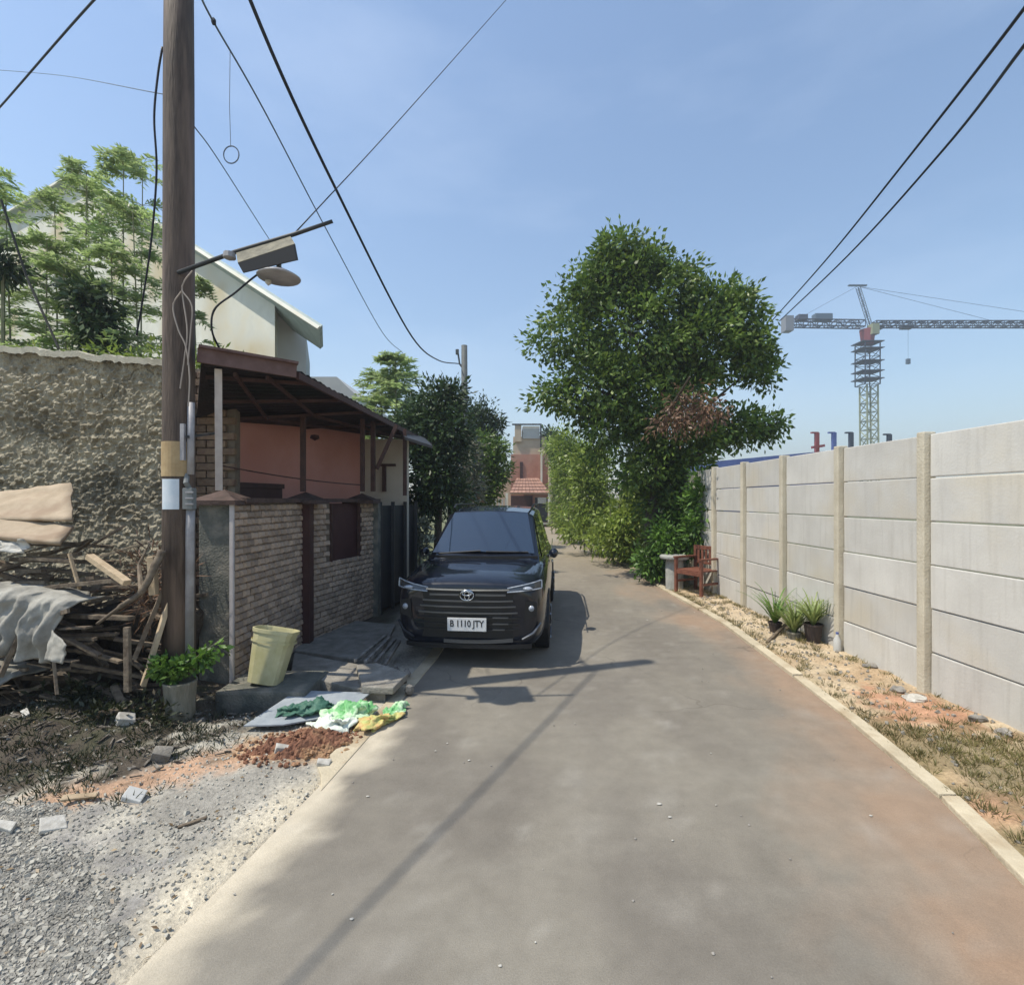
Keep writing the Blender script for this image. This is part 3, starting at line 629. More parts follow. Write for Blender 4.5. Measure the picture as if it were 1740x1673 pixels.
fpY = 17.
fp = thing('utility_pole', tuple(P(790, 850, fpY).xy)+(0,), 'slim distant utility pole standing beyond the dark trees', 'utility pole', 'utility poles')
fx = P(790, 850, fpY).x
MB().tube([(fx, fpY, 0), (fx-.02, fpY, P(790, 587, fpY).z)], [.13, .10], 10).build('shaft', m_poleg, fp, smooth=True)
MB().tube([P(778, 598, fpY), P(781, 618, fpY), P(788, 628, fpY)], .03, 6).build('bracket', m_poleg, fp)
MB().box(P(777, 598, fpY), (.1, .1, .16)).build('insulator', m_poleg, fp)

def cable(pts, r, label, mat=m_wire, name='overhead_cable', cat='cable', n=6, group='overhead cables'):
    o = MB().tube(pts, r, n).build(name, mat, smooth=True); tag(o, label, cat, group); return o
def curve3(*p):                                          # smooth through the given points
    p = [Vector(q) for q in p]; out = []; P_ = [p[0]*2-p[1]]+p+[p[-1]*2-p[-2]]
    for i in range(1, len(P_)-2):
        a, b, c, d = P_[i-1:i+3]
        for k in range(8):
            t = k/8; out.append(.5*((2*b)+(c-a)*t+(2*a-5*b+4*c-d)*t*t+(3*b-a-3*c+d)*t**3))
    out.append(p[-1]); return out
top = Vector((PX+.1, PY, 7.1))
cable(curve3(top, P(425, 0, 4.35), P(575, 330, 6.2), P(700, 572, 11), P(745, 612, 14.5), P(780, 618, 17)), .017, 'thick sagging cable running from the brown pole to the distant pole')
cable(curve3(P(900, -45, 10.0), P(860, 0, 9.0), P(675, 208, 5.8), P(500, 397, 3.84)), .0055, 'cable slanting down from top centre to the end of the street lamp')
cable(curve3(P(-60, 245, 7.5), P(0, 182, 7), P(160, 0, 5.2), Vector((PX, PY, 6.3))), .011, 'cable crossing the top left corner to the brown pole')
cable(curve3(P(-60, 115, 9), P(100, 128, 8), P(292, 163, 4.2)), .004, 'very faint thin wire left of the brown pole', m_wireg)
c4 = cable(curve3(P(335, -20, 4.2), P(363, 38, 4.6), P(450, 190, 6), P(560, 400, 9), P(650, 565, 14), P(685, 600, 17)), .009, 'thin wire with a dark knot sloping right of the brown pole', m_wireg)
cable(curve3(P(330, 215, 4.2), P(370, 270, 5), P(450, 395, 7), P(480, 440, 8.2)), .005, 'faint short wire between the brown pole and the white house', m_wireg)
o = MB().blob(P(363, 37, 4.59), (.022, .022, .03), 3).build('cable_splice', m_wire); tag(o, 'small dark splice on the thin wire near the top', 'cable joint')
ring = [P(393, 263, 5)+Vector((.075*math.cos(a), 0, .085*math.sin(a))) for a in [2*math.pi*i/20 for i in range(21)]]
o = thing('wire_coil', tuple(P(393, 263, 5)), 'small round coil of wire hanging from a thread against the sky', 'wire coil')
MB().tube(ring, .006, 6).build('loop', m_wireg, o); MB().tube([P(391, 88, 5), P(390, 180, 5), P(392, 250, 5)], .003, 4).build('thread', m_wireg, o)
cable(curve3(P(1800, -85, 2.6), P(1740, 15, 3.0), P(1530, 285, 5.2), P(1405, 440, 8.0), P(1310, 547, 12.)), .012, 'upper one of two cables dropping from top right to the big tree')
cable(curve3(P(1800, 0, 2.6), P(1740, 78, 3.0), P(1600, 258, 4.6), P(1440, 435, 7.4), P(1325, 545, 12.)), .012, 'lower one of two cables dropping from top right to the big tree')
cable(curve3(Vector((PX, PY-.05, 7.0)), Vector((-3.4, 2.2, 6.75)), Vector((-4.3, .2, 6.6)), Vector((-5.2, -2, 6.8))), .014, 'cable running from the pole top back over the gravel verge')
cable(curve3(P(276, 80, 4.0), P(268, 130, 4.02), P(262, 200, 4.05), P(266, 290, 4.1), P(258, 400, 4.2), P(244, 500, 4.3), P(232, 570, 4.4)), .008, 'black wire hanging loose just left of the brown pole')
cable(curve3(P(470, 455, 3.84), P(440, 465, 3.86), P(400, 497, 3.9), P(365, 525, 3.95), P(360, 560, 4.0), P(372, 590, 4.2), P(386, 612, 4.6)), .008, 'cord bent from the street lamp down to the brown roof', m_wire)
cd1 = thing('hanging_cord', tuple(P(315, 560, 3.9)), 'looped pale cords hanging down the front of the brown pole', 'cord')
for pts in (((327, 460), (312, 480), (310, 500), (318, 560), (313, 610), (306, 660)), ((308, 495), (294, 520), (303, 560), (316, 590), (322, 640), (320, 690)), ((310, 495), (326, 520), (324, 560), (319, 620))):
    MB().tube(curve3(*[P(a, b, 3.89+.004*i) for i, (a, b) in enumerate(pts)]), .0055, 5).build('cord', m_wirel, cd1)
st = MB().tube([P(2, 340, 5.6), P(45, 470, 5.6), P(100, 592, 5.5)], .012, 6).build('leaning_stick', m_stemd); tag(st, 'dark thin stick leaning above the plaster wall at far left', 'stick')

# ------------------------------------------------------------------ car
def car():
    car = thing('parked_car', (-.45, 5.19, 0), 'black people carrier parked at the left edge of the road, facing the camera', 'car', rotz=R(-5.5)); car.scale = (.925, 1, .965)
    m_paint = M('black_car_paint', (.004, .006, .013), rough=.4, coat=.9, spec=.15)
    m_glass = M('tinted_glass', (.012, .022, .040), rough=.04, spec=.7, coat=.6, ior=1.6)
    m_trim = M('black_trim', (.012, .012, .013), rough=.45)
    m_chrome = M('chrome', (.5, .52, .55), rough=.2, metal=1)
    m_silver = M('satin_silver', (.13, .135, .145), rough=.4, metal=.8)
    m_lamp = M('lamp_glass', (.22, .25, .30), (.42, .45, .5), 30, rough=.1, spec=.8)
    m_lampd = M('lamp_inner', (.04, .045, .05), rough=.15, coat=1)
    m_plate = M('plate_white', (.62, .62, .62), rough=.5)
    m_alloy = M('alloy', (.25, .26, .28), rough=.3, metal=.9)
    st = [(.0, .64, .28, .845, .012), (.02, .73, .24, .875, .015), (.09, .80, .21, .905, .025), (.28, .85, .20, .945, .035), (.7, .865, .20, .985, .04), (1.0, .868, .2, 1.03, .03), (1.35, .868, .2, 1.05, .01),
          (2.2, .868, .2, 1.05, .01), (3.2, .868, .2, 1.05, .01), (3.9, .862, .22, 1.05, .01), (4.25, .83, .25, 1.03, .01), (4.38, .74, .33, .98, .01)]
    vs = []; K = 0
    for y, hw, zb, zt, cr in st:
        half = [(hw*.5, zb), (hw*.86, zb), (hw*.975, zb+.09), (hw, .50), (hw*1.0, .70), (hw*.985, zt-.10), (hw*.90, zt-.012), (hw*.5, zt+cr*.8)]
        sec = [(0, zb)]+half+[(0, zt+cr)]+[(-x, z) for x, z in half[::-1]]
        K = len(sec); vs += [(x, y, z) for x, z in sec]
    n = len(st); fs = [(i*K+j, i*K+(j+1) % K, (i+1)*K+(j+1) % K, (i+1)*K+j) for i in range(n-1) for j in range(K)]
    fs += [tuple(range(K)), tuple(range((n-1)*K, n*K))[::-1]]
    MB().add(vs, fs).build('body', m_paint, car, local=True, smooth=True, sub=2)
    # cabin
    sg = [(.93, .76, 1.04, .70), (1.74, .80, 1.60, .60), (2.1, .81, 1.645, .61), (2.7, .81, 1.665, .61), (3.8, .80, 1.64, .59), (4.14, .78, 1.57, .56), (4.36, .73, 1.03, .66)]
    vs = []
    for y, hb, zr, hr in sg:
        half = [(hb, .98), (hr+(hb-hr)*.08, max(zr-.05, 1.0)), (hr*.9, zr-.006), (hr*.5, zr+.012)]
        sec = [(0, .98)]+half+[(0, zr+.016)]+[(-x, z) for x, z in half[::-1]]; K = len(sec); vs += [(x, y, z) for x, z in sec]
    n = len(sg); fs = [(i*K+j, i*K+(j+1) % K, (i+1)*K+(j+1) % K, (i+1)*K+j) for i in range(n-1) for j in range(K)]+[tuple(range(K)), tuple(range((n-1)*K, n*K))[::-1]]
    MB().add(vs, fs).build('cabin', m_paint, car, local=True, smooth=False, bevel=.012)
    # windscreen: curved sheet
    nx = 12; vs = []; sl = Vector((0, -.56, .81)).normalized()
    for t in (0, .5, 1):
        for i in range(nx+1):
            s_ = -1+2*i/nx; hw = .675*(1-t)+.535*t; yy = 1.00+(1.70-1.00)*t+.05*s_*s_; zz = 1.088+(1.572-1.088)*t+.02*(1-abs(s_))-.002
            vs.append(Vector((s_*hw, yy-.02, zz+.018)))
    k = nx+1
    MB().add(vs, [(j*k+i, j*k+i+1, (j+1)*k+i+1, (j+1)*k+i) for j in range(2) for i in range(nx)]).build('windscreen', m_glass, car, local=True, smooth=True)
    for s_ in (-1, 1):                                    # side windows
        def sp(y, t, e=.008):
            yy = min(max(y, .93), 4.36); hb = np.interp(yy, [a[0] for a in sg], [a[1] for a in sg]); hr = np.interp(yy, [a[0] for a in sg], [a[3] for a in sg]); zr = np.interp(yy, [a[0] for a in sg], [a[2] for a in sg])-.05
            z = .98+(zr-.98)*t; x = hb+(hr+(hb-hr)*.08-hb)*t+e; return (s_*x, y, z)
        for ya, yb, yc, yd in ((1.30, 2.28, 1.72, 2.28), (2.36, 3.22, 2.36, 3.22), (3.30, 4.05, 3.30, 3.92)):
            MB().add([sp(ya, .16), sp(yb, .16), sp(yd, .93), sp(yc, .93)], [(0, 1, 2, 3)]).build('side_window', m_glass, car, local=True)
        MB().tube([(s_*.865, 1.3, 1.045), (s_*.868, 2.6, 1.055), (s_*.85, 4.1, 1.05)], .008, 5).build('chrome_strip', m_chrome, car, local=True)
        MB().tube([(s_*.585, 1.9, 1.65), (s_*.60, 2.1, 1.70), (s_*.60, 3.6, 1.70), (s_*.58, 3.9, 1.655)], .014, 6).build('roof_rail', m_trim, car, local=True)
        for yy in (2.15, 3.1): MB().box((s_*.885, yy, .88), (.03, .17, .03)).build('door_handle', m_chrome, car, local=True, bevel=.006)
        mo = MB().blob((s_*.915, 1.50, 1.06), (.065, .09, .065), 2, 12, 8, .08).build('mirror', m_paint, car, local=True, smooth=True)
        MB().box((s_*.89, 1.45, 1.03), (.12, .05, .03)).build('mirror_arm', m_trim, mo, local=True)
        # headlight : wedge wrapping round the corner
        hl = []
        for t in (0, .2, .4, .6, .8, 1):
            x = .44+(.805-.44)*t; hl.append((x, -.012+.13*t**3.2))
        vs = []
        for i, (x, yy) in enumerate(hl):
            t = i/5; zl = .805+.03*t; zh = .85+.075*t
            vs += [(s_*x, yy-.014, zl), (s_*x, yy+.010, zh)]
        h = MB().add(vs, [(2*i, 2*i+2, 2*i+3, 2*i+1) for i in range(5)]).build('headlight', m_lampd, car, local=True); so = h.modifiers.new('s', 'SOLIDIFY'); so.thickness = .03
        for e in (0, 1):
            MB().tube([(v[0], v[1]-.008, v[2]+(.004 if e == 0 else -.004)) for v in vs[e::2]], .0065, 5).build('light_bar', m_lamp, h, local=True)
        MB().tube([(s_*.807, .108, .842), (s_*.805, .118, .918)], .010, 5).build('light_bar', m_lamp, h, local=True)
        MB().blob((s_*.66, -.005, .845), (.055, .03, .022), 1, 10, 6, .05).build('lens', m_lamp, h, local=True, smooth=True)
        MB().lathe((0, 0, 0), [(0, -.012), (.026, -.008), (.032, 0), (.034, .02)], 14)
        f = MB().tube([(s_*.70, -.005, .64), (s_*.70, .08, .64)], [.030, .03], 14).build('fog_light', m_lamp, car, local=True, smooth=True); f['label'] = 'round pale fog light'
        MB().tube([(s_*.60, -.01, .32), (s_*.72, .02, .38), (s_*.80, .07, .48)], [.012, .018, .012], 6).build('bumper_blade', m_silver if s_ > 0 else m_trim, car, local=True)
        MB().slab([(s_*.62, -.004, .52), (s_*.76, .015, .56), (s_*.76, .015, .70), (s_*.64, -.004, .72)], .02, (0, -1, 0)).build('bumper_recess', m_trim, car, local=True)
        for yy in (.86, 3.60):
            wo = MB().tube([(s_*.70, yy, .315), (s_*.875, yy, .315)], [.315, .315], 28).build('wheel', m_black, car, local=True, bevel=.02, smooth=False)
            MB().tube([(s_*.872, yy, .315), (s_*.884, yy, .315)], [.215, .20], 20).build('rim', m_trim, wo, local=True)
            for q in range(10):
                a = q*math.pi/5; MB().beam((s_*.888, yy, .315), (s_*.888, yy+.2*math.cos(a), .315+.2*math.sin(a)), .022, .02, up=(1, 0, 0)).build('spoke', m_alloy, wo, local=True)
            vs = []; nn = 16
            for rr, xx in ((.325, .872), (.385, .876), (.385, .80)):
                for i in range(nn+1):
                    a = math.pi*i/nn; vs.append((s_*xx, yy+rr*math.cos(a), .315+rr*math.sin(a)))
            k = nn+1; MB().add(vs, [(j*k+i, j*k+i+1, (j+1)*k+i+1, (j+1)*k+i) for j in range(2) for i in range(nn)]).build('wheel_arch', m_trim, car, local=True)
    fy = lambda x: -.012+.10*(abs(x)/.78)**4
    def strip(x0, x1, z0, z1, name, mat, par=car, d=.02, off=0, bow=0, n=14):
        vs = []
        for i in range(n+1):
            x = x0+(x1-x0)*i/n; yy = fy(x)-off; b = bow*(x/.6)**2
            vs += [(x, yy, z0+b), (x, yy, z1+b), (x, yy+d, z1+b), (x, yy+d, z0+b)]
        fs = []
        for i in range(n):
            a = i*4; b = a+4; fs += [(a, b, b+1, a+1), (a+1, b+1, b+2, a+2), (a+2, b+2, b+3, a+3), (a+3, b+3, b, a)]
        fs += [(0, 1, 2, 3), (n*4+3, n*4+2, n*4+1, n*4)]
        return MB().add(vs, fs).build(name, mat, par, local=True)
    gr = strip(-.60, .60, .325, .815, 'grille', m_trim, off=0)
    for z, x, mt in ((.818, .46, m_chrome), (.765, .42, m_silver), (.70, .50, m_silver), (.64, .53, m_silver), (.575, .55, m_silver), (.52, .57, m_trim), (.46, .57, m_trim), (.40, .56, m_trim)):
        if z == .765:
            strip(-x, -.09, z, z+.02, 'grille_bar', mt, gr, off=.018); strip(.09, x, z, z+.02, 'grille_bar', mt, gr, off=.018)
        else: strip(-x, x, z, z+.016, 'grille_bar', mt, gr, off=.018, bow=.01)
    for z in (.535, .47, .41): strip(.28, .45-.04*(z < .43), z, z+.012, 'grille_bar', m_silver, gr, off=.020)
    strip(-.26, .50, .268, .305, 'skid_trim', m_silver, off=.015, bow=.03)
    strip(-.70, .70, .215, .262, 'lower_lip', m_trim, off=.01)
    bd = MB()
    def ell(rx, rz, cz=0, cx=0): return [(cx+rx*math.cos(a), -.046, cz+rz*math.sin(a)) for a in [2*math.pi*i/28 for i in range(29)]]
    for e in (ell(.075, .052, .772), ell(.026, .050, .772), ell(.052, .020, .792)): bd.tube(e, .0075, 6)
    o = bd.build('badge', m_chrome, car, local=True, smooth=True)
    pl = MB().box((0, -.045, .47), (.43, .012, .138)).build('number_plate', m_plate, car, local=True, bevel=.004)
    MB().box((0, -.0395, .47), (.45, .008, .158)).build('plate_frame', m_trim, car, local=True)
    tx = bpy.data.curves.new('plate_text', 'FONT'); tx.body = 'B 1110 JTY'; tx.size = .095; tx.align_x = 'CENTER'; tx.align_y = 'CENTER'; tx.extrude = .001; tx.offset = .0018
    to = bpy.data.objects.new('plate_text', tx); COL.objects.link(to); dg = bpy.context.evaluated_depsgraph_get()
    me = bpy.data.meshes.new_from_object(to.evaluated_get(dg)); bpy.data.objects.remove(to); me.materials.append(m_dark)
    me.transform(Matrix.Translation((0, -.0525, .478)) @ Matrix.Rotation(R(90), 4, 'X') @ Matrix.Diagonal((.86, 1, 1, 1)))
    link('plate_lettering', me, pl)
    for a, b in (((-.58, .965, 1.095), (-.02, .955, 1.135)), ((.05, .955, 1.125), (.60, .99, 1.12))):
        MB().tube([a, b], .011, 5).build('wiper', m_black, car, local=True)
    strip(-.72, .72, 1.03, 1.075, 'cowl', m_trim).location = (0, .93, 0)
car()

# ------------------------------------------------------------------ vegetation
def rpt(*a): return [Vector(q) for q in a]
# big tree
TY = 11.0
bt = thing('broadleaf_tree', (P(1112, 980, TY).x, TY, 0), 'big dark green broadleaf tree at the far end of the concrete wall', 'tree')
MB().tube([(3.02, TY, -.1), (3.0, TY, 1.2), (3.15, TY, 2.6), (3.3, TY, 4.2), (3.2, TY, 5.8)], [.17, .15, .13, .10, .05], 10).build('trunk', m_bark, bt, smooth=True)
for a, b in (((3.15, TY, 2.5), P(1260, 640, TY)), ((3.2, TY, 3.2), P(960, 640, TY)), ((3.3, TY, 4.0), P(1230, 520, TY)), ((3.25, TY, 4.2), P(1010, 500, TY)), ((3.1, TY, 2.2), P(1330, 715, TY)), ((3.1, TY-.2, 2.9), P(1172, 640, TY-2))):
    a = Vector(a); b = Vector(b); MB().tube([a, a.lerp(b, .5)+Vector((0, 0, .15)), b], [.07, .045, .015], 6).build('branch', m_bark, bt)
BL = [(1055, 432, 42, 36), (1050, 470, 60, 40), (1000, 500, 68, 42), (1120, 490, 85, 50), (1215, 520, 62, 42), (1262, 540, 40, 50), (965, 560, 60, 45), (1080, 570, 115, 80), (1200, 590, 100, 62), (1300, 635, 32, 26), (1285, 590, 34, 40),
      (925, 590, 34, 22), (935, 672, 42, 26), (1010, 660, 85, 70), (1110, 690, 95, 70), (1150, 745, 90, 45), (1250, 725, 75, 34), (1318, 722, 34, 16), (1025, 735, 50, 45), (1105, 790, 72, 55), (1035, 430, 46, 26), (1098, 448, 56, 32), (1160, 800, 50, 50), (1135, 860, 55, 60), (1112, 930, 26, 45), (1180, 640, 50, 30)]
foliage('crown', [lob(1112+(a-1112)*.96, b, c*.91, d*.93, TY) for a, b, c, d in BL], 1150, 38, .13, .064, l_tree, bt, rc=.27, shell=.45, droop=.2)
foliage('crown', [lob(a, b, c*1.04, d*1.06, TY) for a, b, c, d in BL[:14]+BL[15:18]], 240, 20, .12, .06, l_tree, bt, rc=.22, shell=.9, droop=.1)['label'] = 'outer sprays of leaves'
foliage('dead_leaves', [lob(1172, 695, 44, 38, TY-1.5, .4), lob(1140, 720, 40, 28, TY-1.7, .3), lob(1205, 700, 26, 40, TY-1.7, .3)], 48, 26, .10, .035, l_dead, bt, rc=.20, shell=.3, droop=.7)
# hedge right
HD = [('tall bright green shrub right beside the big tree trunk', 13.5, [(1062, 880, 44, 48), (1040, 915, 44, 24), (1075, 930, 40, 20), (1090, 850, 30, 60)], 190),
      ('bright green roadside bush left of the big tree trunk', 16, [(1010, 830, 42, 70), (1002, 790, 32, 46), (1000, 900, 46, 34)], 260),
      ('feathery light green bush along the right kerb, second from the far house', 20, [(972, 800, 30, 65), (975, 885, 36, 34), (960, 760, 22, 36)], 250),
      ('distant light green bush nearest the far gate on the right', 26, [(948, 800, 14, 50), (950, 865, 18, 36), (938, 760, 12, 22)], 180)]
for lb, yy, L_, nc in HD:
    t = thing('shrub', (P(L_[0][0], 850, yy).x, yy, 0), lb, 'shrub', 'shrubs along the right kerb')
    bx = P(L_[0][0], 850, yy).x
    for k in range(4): MB().tube([(bx+.2*k-.3, yy, 0), (bx+.25*k-.4, yy, 1.6)], [.03, .012], 5).build('stem', m_stem, t)
    foliage('foliage', [lob(a, b, c, d, yy, c*yy/870*1.3) for a, b, c, d in L_], nc, 30, .15, .06, l_hedge, t, rc=.30, shell=.3, droop=.2)
t = thing('shrub', (3.35, 9.9, 0), 'dark leafy shrub between the tree trunk and the stone table', 'shrub', 'shrubs along the right kerb')
MB().tube([(3.2, 10, 0), (3.25, 10, .7)], [.03, .01], 5).build('stem', m_stem, t)
foliage('foliage', [lob(1132, 920, 22, 40, 10.2), lob(1105, 955, 26, 22, 10.4), lob(1160, 890, 26, 50, 10.6), lob(1190, 850, 16, 62, 9.9), lob(1182, 910, 18, 34, 9.9)], 200, 26, .12, .05, l_vine, t, rc=.2, shell=.3)
fh = thing('low_fence', (3.2, 15, 0), 'low white picket fence glimpsed between the roadside bushes', 'fence')
for k in range(8): MB().box((3.05+.12*k, 14.6, .62), (.05, .03, 1.15)).build('picket', m_palesh, fh)
MB().box((3.45, 14.65, .9), (1.0, .03, .05)).build('rail', m_palesh, fh)
# left trees
LT = [('dark leafy tree overhanging the road behind the black car', 11.5, [(742, 690, 40, 36), (715, 730, 40, 50), (760, 740, 46, 55), (740, 800, 50, 55), (720, 850, 34, 40), (765, 840, 38, 32), (768, 672, 22, 18)], 420, l_left),
      ('round topped dark tree behind the distant pole', 18, [(825, 715, 34, 34), (812, 760, 34, 40), (800, 700, 16, 14)], 190, l_left),
      ('lighter bushy tree left of the brick red house', 16, [(828, 755, 26, 24), (838, 800, 28, 40), (815, 835, 30, 26), (845, 765, 14, 18)], 190, l_tree),
      ('pale flowering bush below the distant pole', 14.5, [(792, 780, 20, 40), (800, 830, 24, 30)], 100, None)]
l_pale = leafmat('leaf_pale', (.10, .12, .07), (.34, .34, .26), (.30, .18, .13), transl=.3)
for lb, yy, L_, nc, lm in LT:
    x = P(L_[0][0], 850, yy).x; t = thing('leafy_tree', (x, yy, 0), lb, 'tree', 'trees beyond the pink house')
    MB().tube([(x, yy, -.05), (x+.05, yy, 1.6), (x, yy, P(0, L_[0][1]+10, yy).z)], [.10, .08, .03], 8).build('trunk', m_bark, t)
    foliage('crown', [lob(a, b, c, d, yy) for a, b, c, d in L_], nc, 30, .14, .055, lm or l_pale, t, rc=.26, shell=.35)
t = thing('shrub', (-1.6, 9.2, 0), 'small sunlit shrub beside the dark gate behind the black car', 'shrub', 'trees beyond the pink house')
MB().tube([(-1.66, 9.2, 0), (-1.66, 9.2, 1.3)], [.025, .012], 5).build('stem', m_stem, t)
foliage('foliage', [lob(712, 895, 12, 30, 9.2), lob(716, 930, 14, 20, 9.2)], 26, 22, .10, .04, l_pale, t, rc=.12, shell=.2)

def feather(x, y, z0, z1, seed, lean=0, spread=.5, tiers=11, bare=.35, fr=7, label='', mat=l_feath, stem=.018, name='slender_tree', grp='slender feathery trees', lsz=1.0):
    t = thing(name, (x, y, 0), label, 'tree', grp)
    top = Vector((x+lean, y, z1)); base = Vector((x, y, z0))
    MB().tube([base, base.lerp(top, .5)+Vector((.04, 0, 0)), top], [stem, stem*.8, stem*.35], 6).build('trunk', m_stem, t)
    cs, ds = [], []; br = MB(); rr = random.Random(seed)
    for k in range(tiers+2):
        u = bare+(1-bare)*(k+rr.random()*.6)/tiers if k < tiers else (.985, 1.0)[k-tiers]; c = base.lerp(top, min(u, 1)); sp = spread*(1.15-.65*((u-bare)/(1-bare))**1.5)*rr.uniform(.6, 1.15)
        for q in range(fr):
            a = rr.uniform(0, 6.283); d = Vector((math.cos(a), math.sin(a), rr.uniform(-.05, .45))).normalized(); e = c+d*sp+Vector((0, 0, -.12*sp))
            br.tube([c, c.lerp(e, .5)+Vector((0, 0, .05)), e], .003, 3, cap=False)
            for i in range(16):
                v = .25+.78*i/16; p = c.lerp(e, v)+Vector((0, 0, .05*math.sin(v*3.1)))
                for s_ in (-1, 1):
                    sd = Vector((-d.y, d.x, 0))*s_*rr.uniform(.5, 1)+d*.5+Vector((0, 0, rr.uniform(-.35, .1)))
                    cs.append(p+Vector((rr.uniform(-.03, .03), rr.uniform(-.03, .03), rr.uniform(-.02, .02)))); ds.append(sd)
    br.build('branches', m_stem, t, fix=False)['kind'] = 'stuff'
    cs = np.array(cs); ds = np.array(ds); n = len(cs)
    quads_mesh('crown', leafquads(cs, ds, (.075+.05*rng.random(n))*lsz, (.016+.016*rng.random(n))*lsz, up=1.5), mat, t)
FT = [(-10, 290, 6.4), (30, 330, 6.0), (70, 400, 5.9), (105, 330, 6.6), (140, 300, 6.3), (165, 280, 6.8), (205, 262, 6.6), (232, 268, 7.2), (200, 420, 5.8), (250, 350, 6.2), (120, 440, 5.7), (-40, 420, 5.8), (345, 470, 6.6)]
lbs = ['at the far left edge', 'second from the left edge, leaning', 'short and bushy, over the left third of the plaster wall', 'half way along the plaster wall, medium height', 'in front of the gable peak', 'tall, just right of the gable peak', 'tall with a flat top, left of the brown pole', 'tallest and thin, closest left of the brown pole', 'short, left of the brown pole', 'touching the brown pole on its left', 'low and yellowish, behind the coping', 'short, cut by the left edge', 'small, showing right of the brown pole']
for i, ((px, py, yy), lb) in enumerate(zip(FT, lbs)):
    yy += .6
    tp = P(px, py+12, yy); short = py > 380
    feather(tp.x-.05, yy, .0, tp.z, i, lean=random.uniform(-.15, .15), spread=.60 if not short else .48, bare=.52, tiers=8, fr=7, label='slender light green feathery tree '+lb)
# darker bushy clump inside
t = thing('shrub', (P(155, 600, 6.2).x, 6.2, 0), 'dark green leafy clump growing among the slender trees behind the plaster wall', 'shrub')
MB().tube([(P(155, 600, 6.2).x, 6.2, 0), P(155, 520, 6.2)], [.03, .02], 5).build('stem', m_stem, t)
foliage('foliage', [lob(155, 515, 32, 36, 6.2), lob(165, 560, 28, 30, 6.2), lob(135, 500, 20, 20, 6.2)], 60, 26, .11, .045, l_left, t, rc=.15, shell=.2, droop=.5)
t = thing('shrub', (P(5, 450, 6.2).x, 6.2, 0), 'dark green clump at the left edge above the plaster wall', 'shrub')
MB().tube([(P(5, 600, 6.2).x, 6.2, 0), P(5, 460, 6.2)], [.03, .02], 5).build('stem', m_stem, t)
foliage('foliage', [lob(2, 450, 22, 30, 6.2)], 24, 22, .11, .045, l_left, t, rc=.15, shell=.2, droop=.5)
# low yellowish growth along top of plaster wall
o = foliage('wall_top_weeds', [((-4.9+.32*i, 5.75, 3.12), (.25, .25, .30)) for i in range(-4, 6)], 170, 26, .09, .03, l_hedge, None, rc=.14, shell=.1)
tag(o, 'dry yellow green weeds growing thickly behind the plaster wall coping', 'weeds', kind='stuff')
# distant feathery tree
for k, (px, py, yy, lb) in enumerate(((672, 612, 15, 'pale feathery tree rising behind the brown roof'), (648, 640, 16, 'lower pale feathery tree beside it, behind the brown roof'))):
    tp = P(px, py, yy)
    feather(tp.x, yy, 0, tp.z, 40+k, spread=1.25, tiers=16, bare=.5, fr=9, label=lb, stem=.05, lsz=2.1, grp='feathery trees behind the brown roof')

# ------------------------------------------------------------------ far end of the road
fhs = thing('brick_red_house', (1, 34, 0), 'brick red house with tiled awning closing the end of the road', 'house')
Y = 34.
def F(px, py, d=0): return P(px, py, Y+d)
MB().slab([F(868, 900), F(932, 900), F(932, 772), F(868, 772)], 5, (0, -1, 0)).build('wall', m_redw, fhs)
MB().slab([F(872, 772, .2), F(928, 772, .2), F(928, 742, .2), F(872, 742, .2)], 4, (0, -1, 0)).build('upper_wall', m_beige, fhs)
MB().slab([F(875, 750, .0), F(886, 750, .0), F(886, 722, .0), F(875, 722, .0)], 3, (0, -1, 0)).build('parapet', m_beige, fhs)
MB().slab([F(888, 745, .1), F(917, 745, .1), F(917, 724, .1), F(888, 724, .1)], 3, (0, -1, 0)).build('parapet', m_palesh, fhs)
MB().beam(F(870, 721), F(920, 721), .1, .1).build('railing', m_poleg, fhs)
MB().beam(F(919, 765, -.1), F(919, 723, -.1), .1, .12).build('corner_post', m_dark, fhs)
MB().beam(F(920, 832, -.1), F(920, 762, -.1), .12, .12).build('corner_post', m_pale, fhs)
MB().box(F(886, 800, -.03), (.2, .1, 1.2)).build('window', m_brown, fhs)
aw2 = MB().box(F(895, 838, -1.6), (2.8, .1, .1)).build('awning_beam', m_beige, fhs)
rows = 5
for r_ in range(rows):                                   # tiled awning roof courses
    for c_ in range(10):
        u0, u1_ = c_/10, (c_+1)/10; t0, t1 = r_/rows, (r_+1)/rows
        def q(u, t):
            a = F(866+(936-866)*u, 838, -1.8); b = F(878+(915-878)*u, 812, 0); return a.lerp(b, t)
        MB().slab([q(u0, t0)+Vector((0, 0, .05)), q(u1_-.01, t0)+Vector((0, 0, .05)), q(u1_-.01, t1), q(u0, t1)], .05, (0, -.3, 1)).build('tile', m_tile, aw2)
MB().slab([F(868, 895, -.05), F(905, 895, -.05), F(905, 842, -.05), F(868, 842, -.05)], .1, (0, -1, 0)).build('gate', m_maroon, fhs)
MB().slab([F(909, 886, -1.2), F(930, 886, -1.2), F(930, 845, -1.2), F(909, 845, -1.2)], .1, (0, -1, 0)).build('gate', m_dark, fhs)
for a, b in ((933, 'r'), (861, 'l')): MB().beam(F(a, 888, -1.7), F(a, 838, -1.7), .14, .14).build('gate_post', m_pale, fhs)
MB().beam(F(914, 889, -1.4), F(932, 889, -1.4), .1, .12).build('threshold', m_pale, fhs)
MB().box(F(921, 850, -1.5), (.55, .05, .38)).build('sign_board', m_white, fhs)
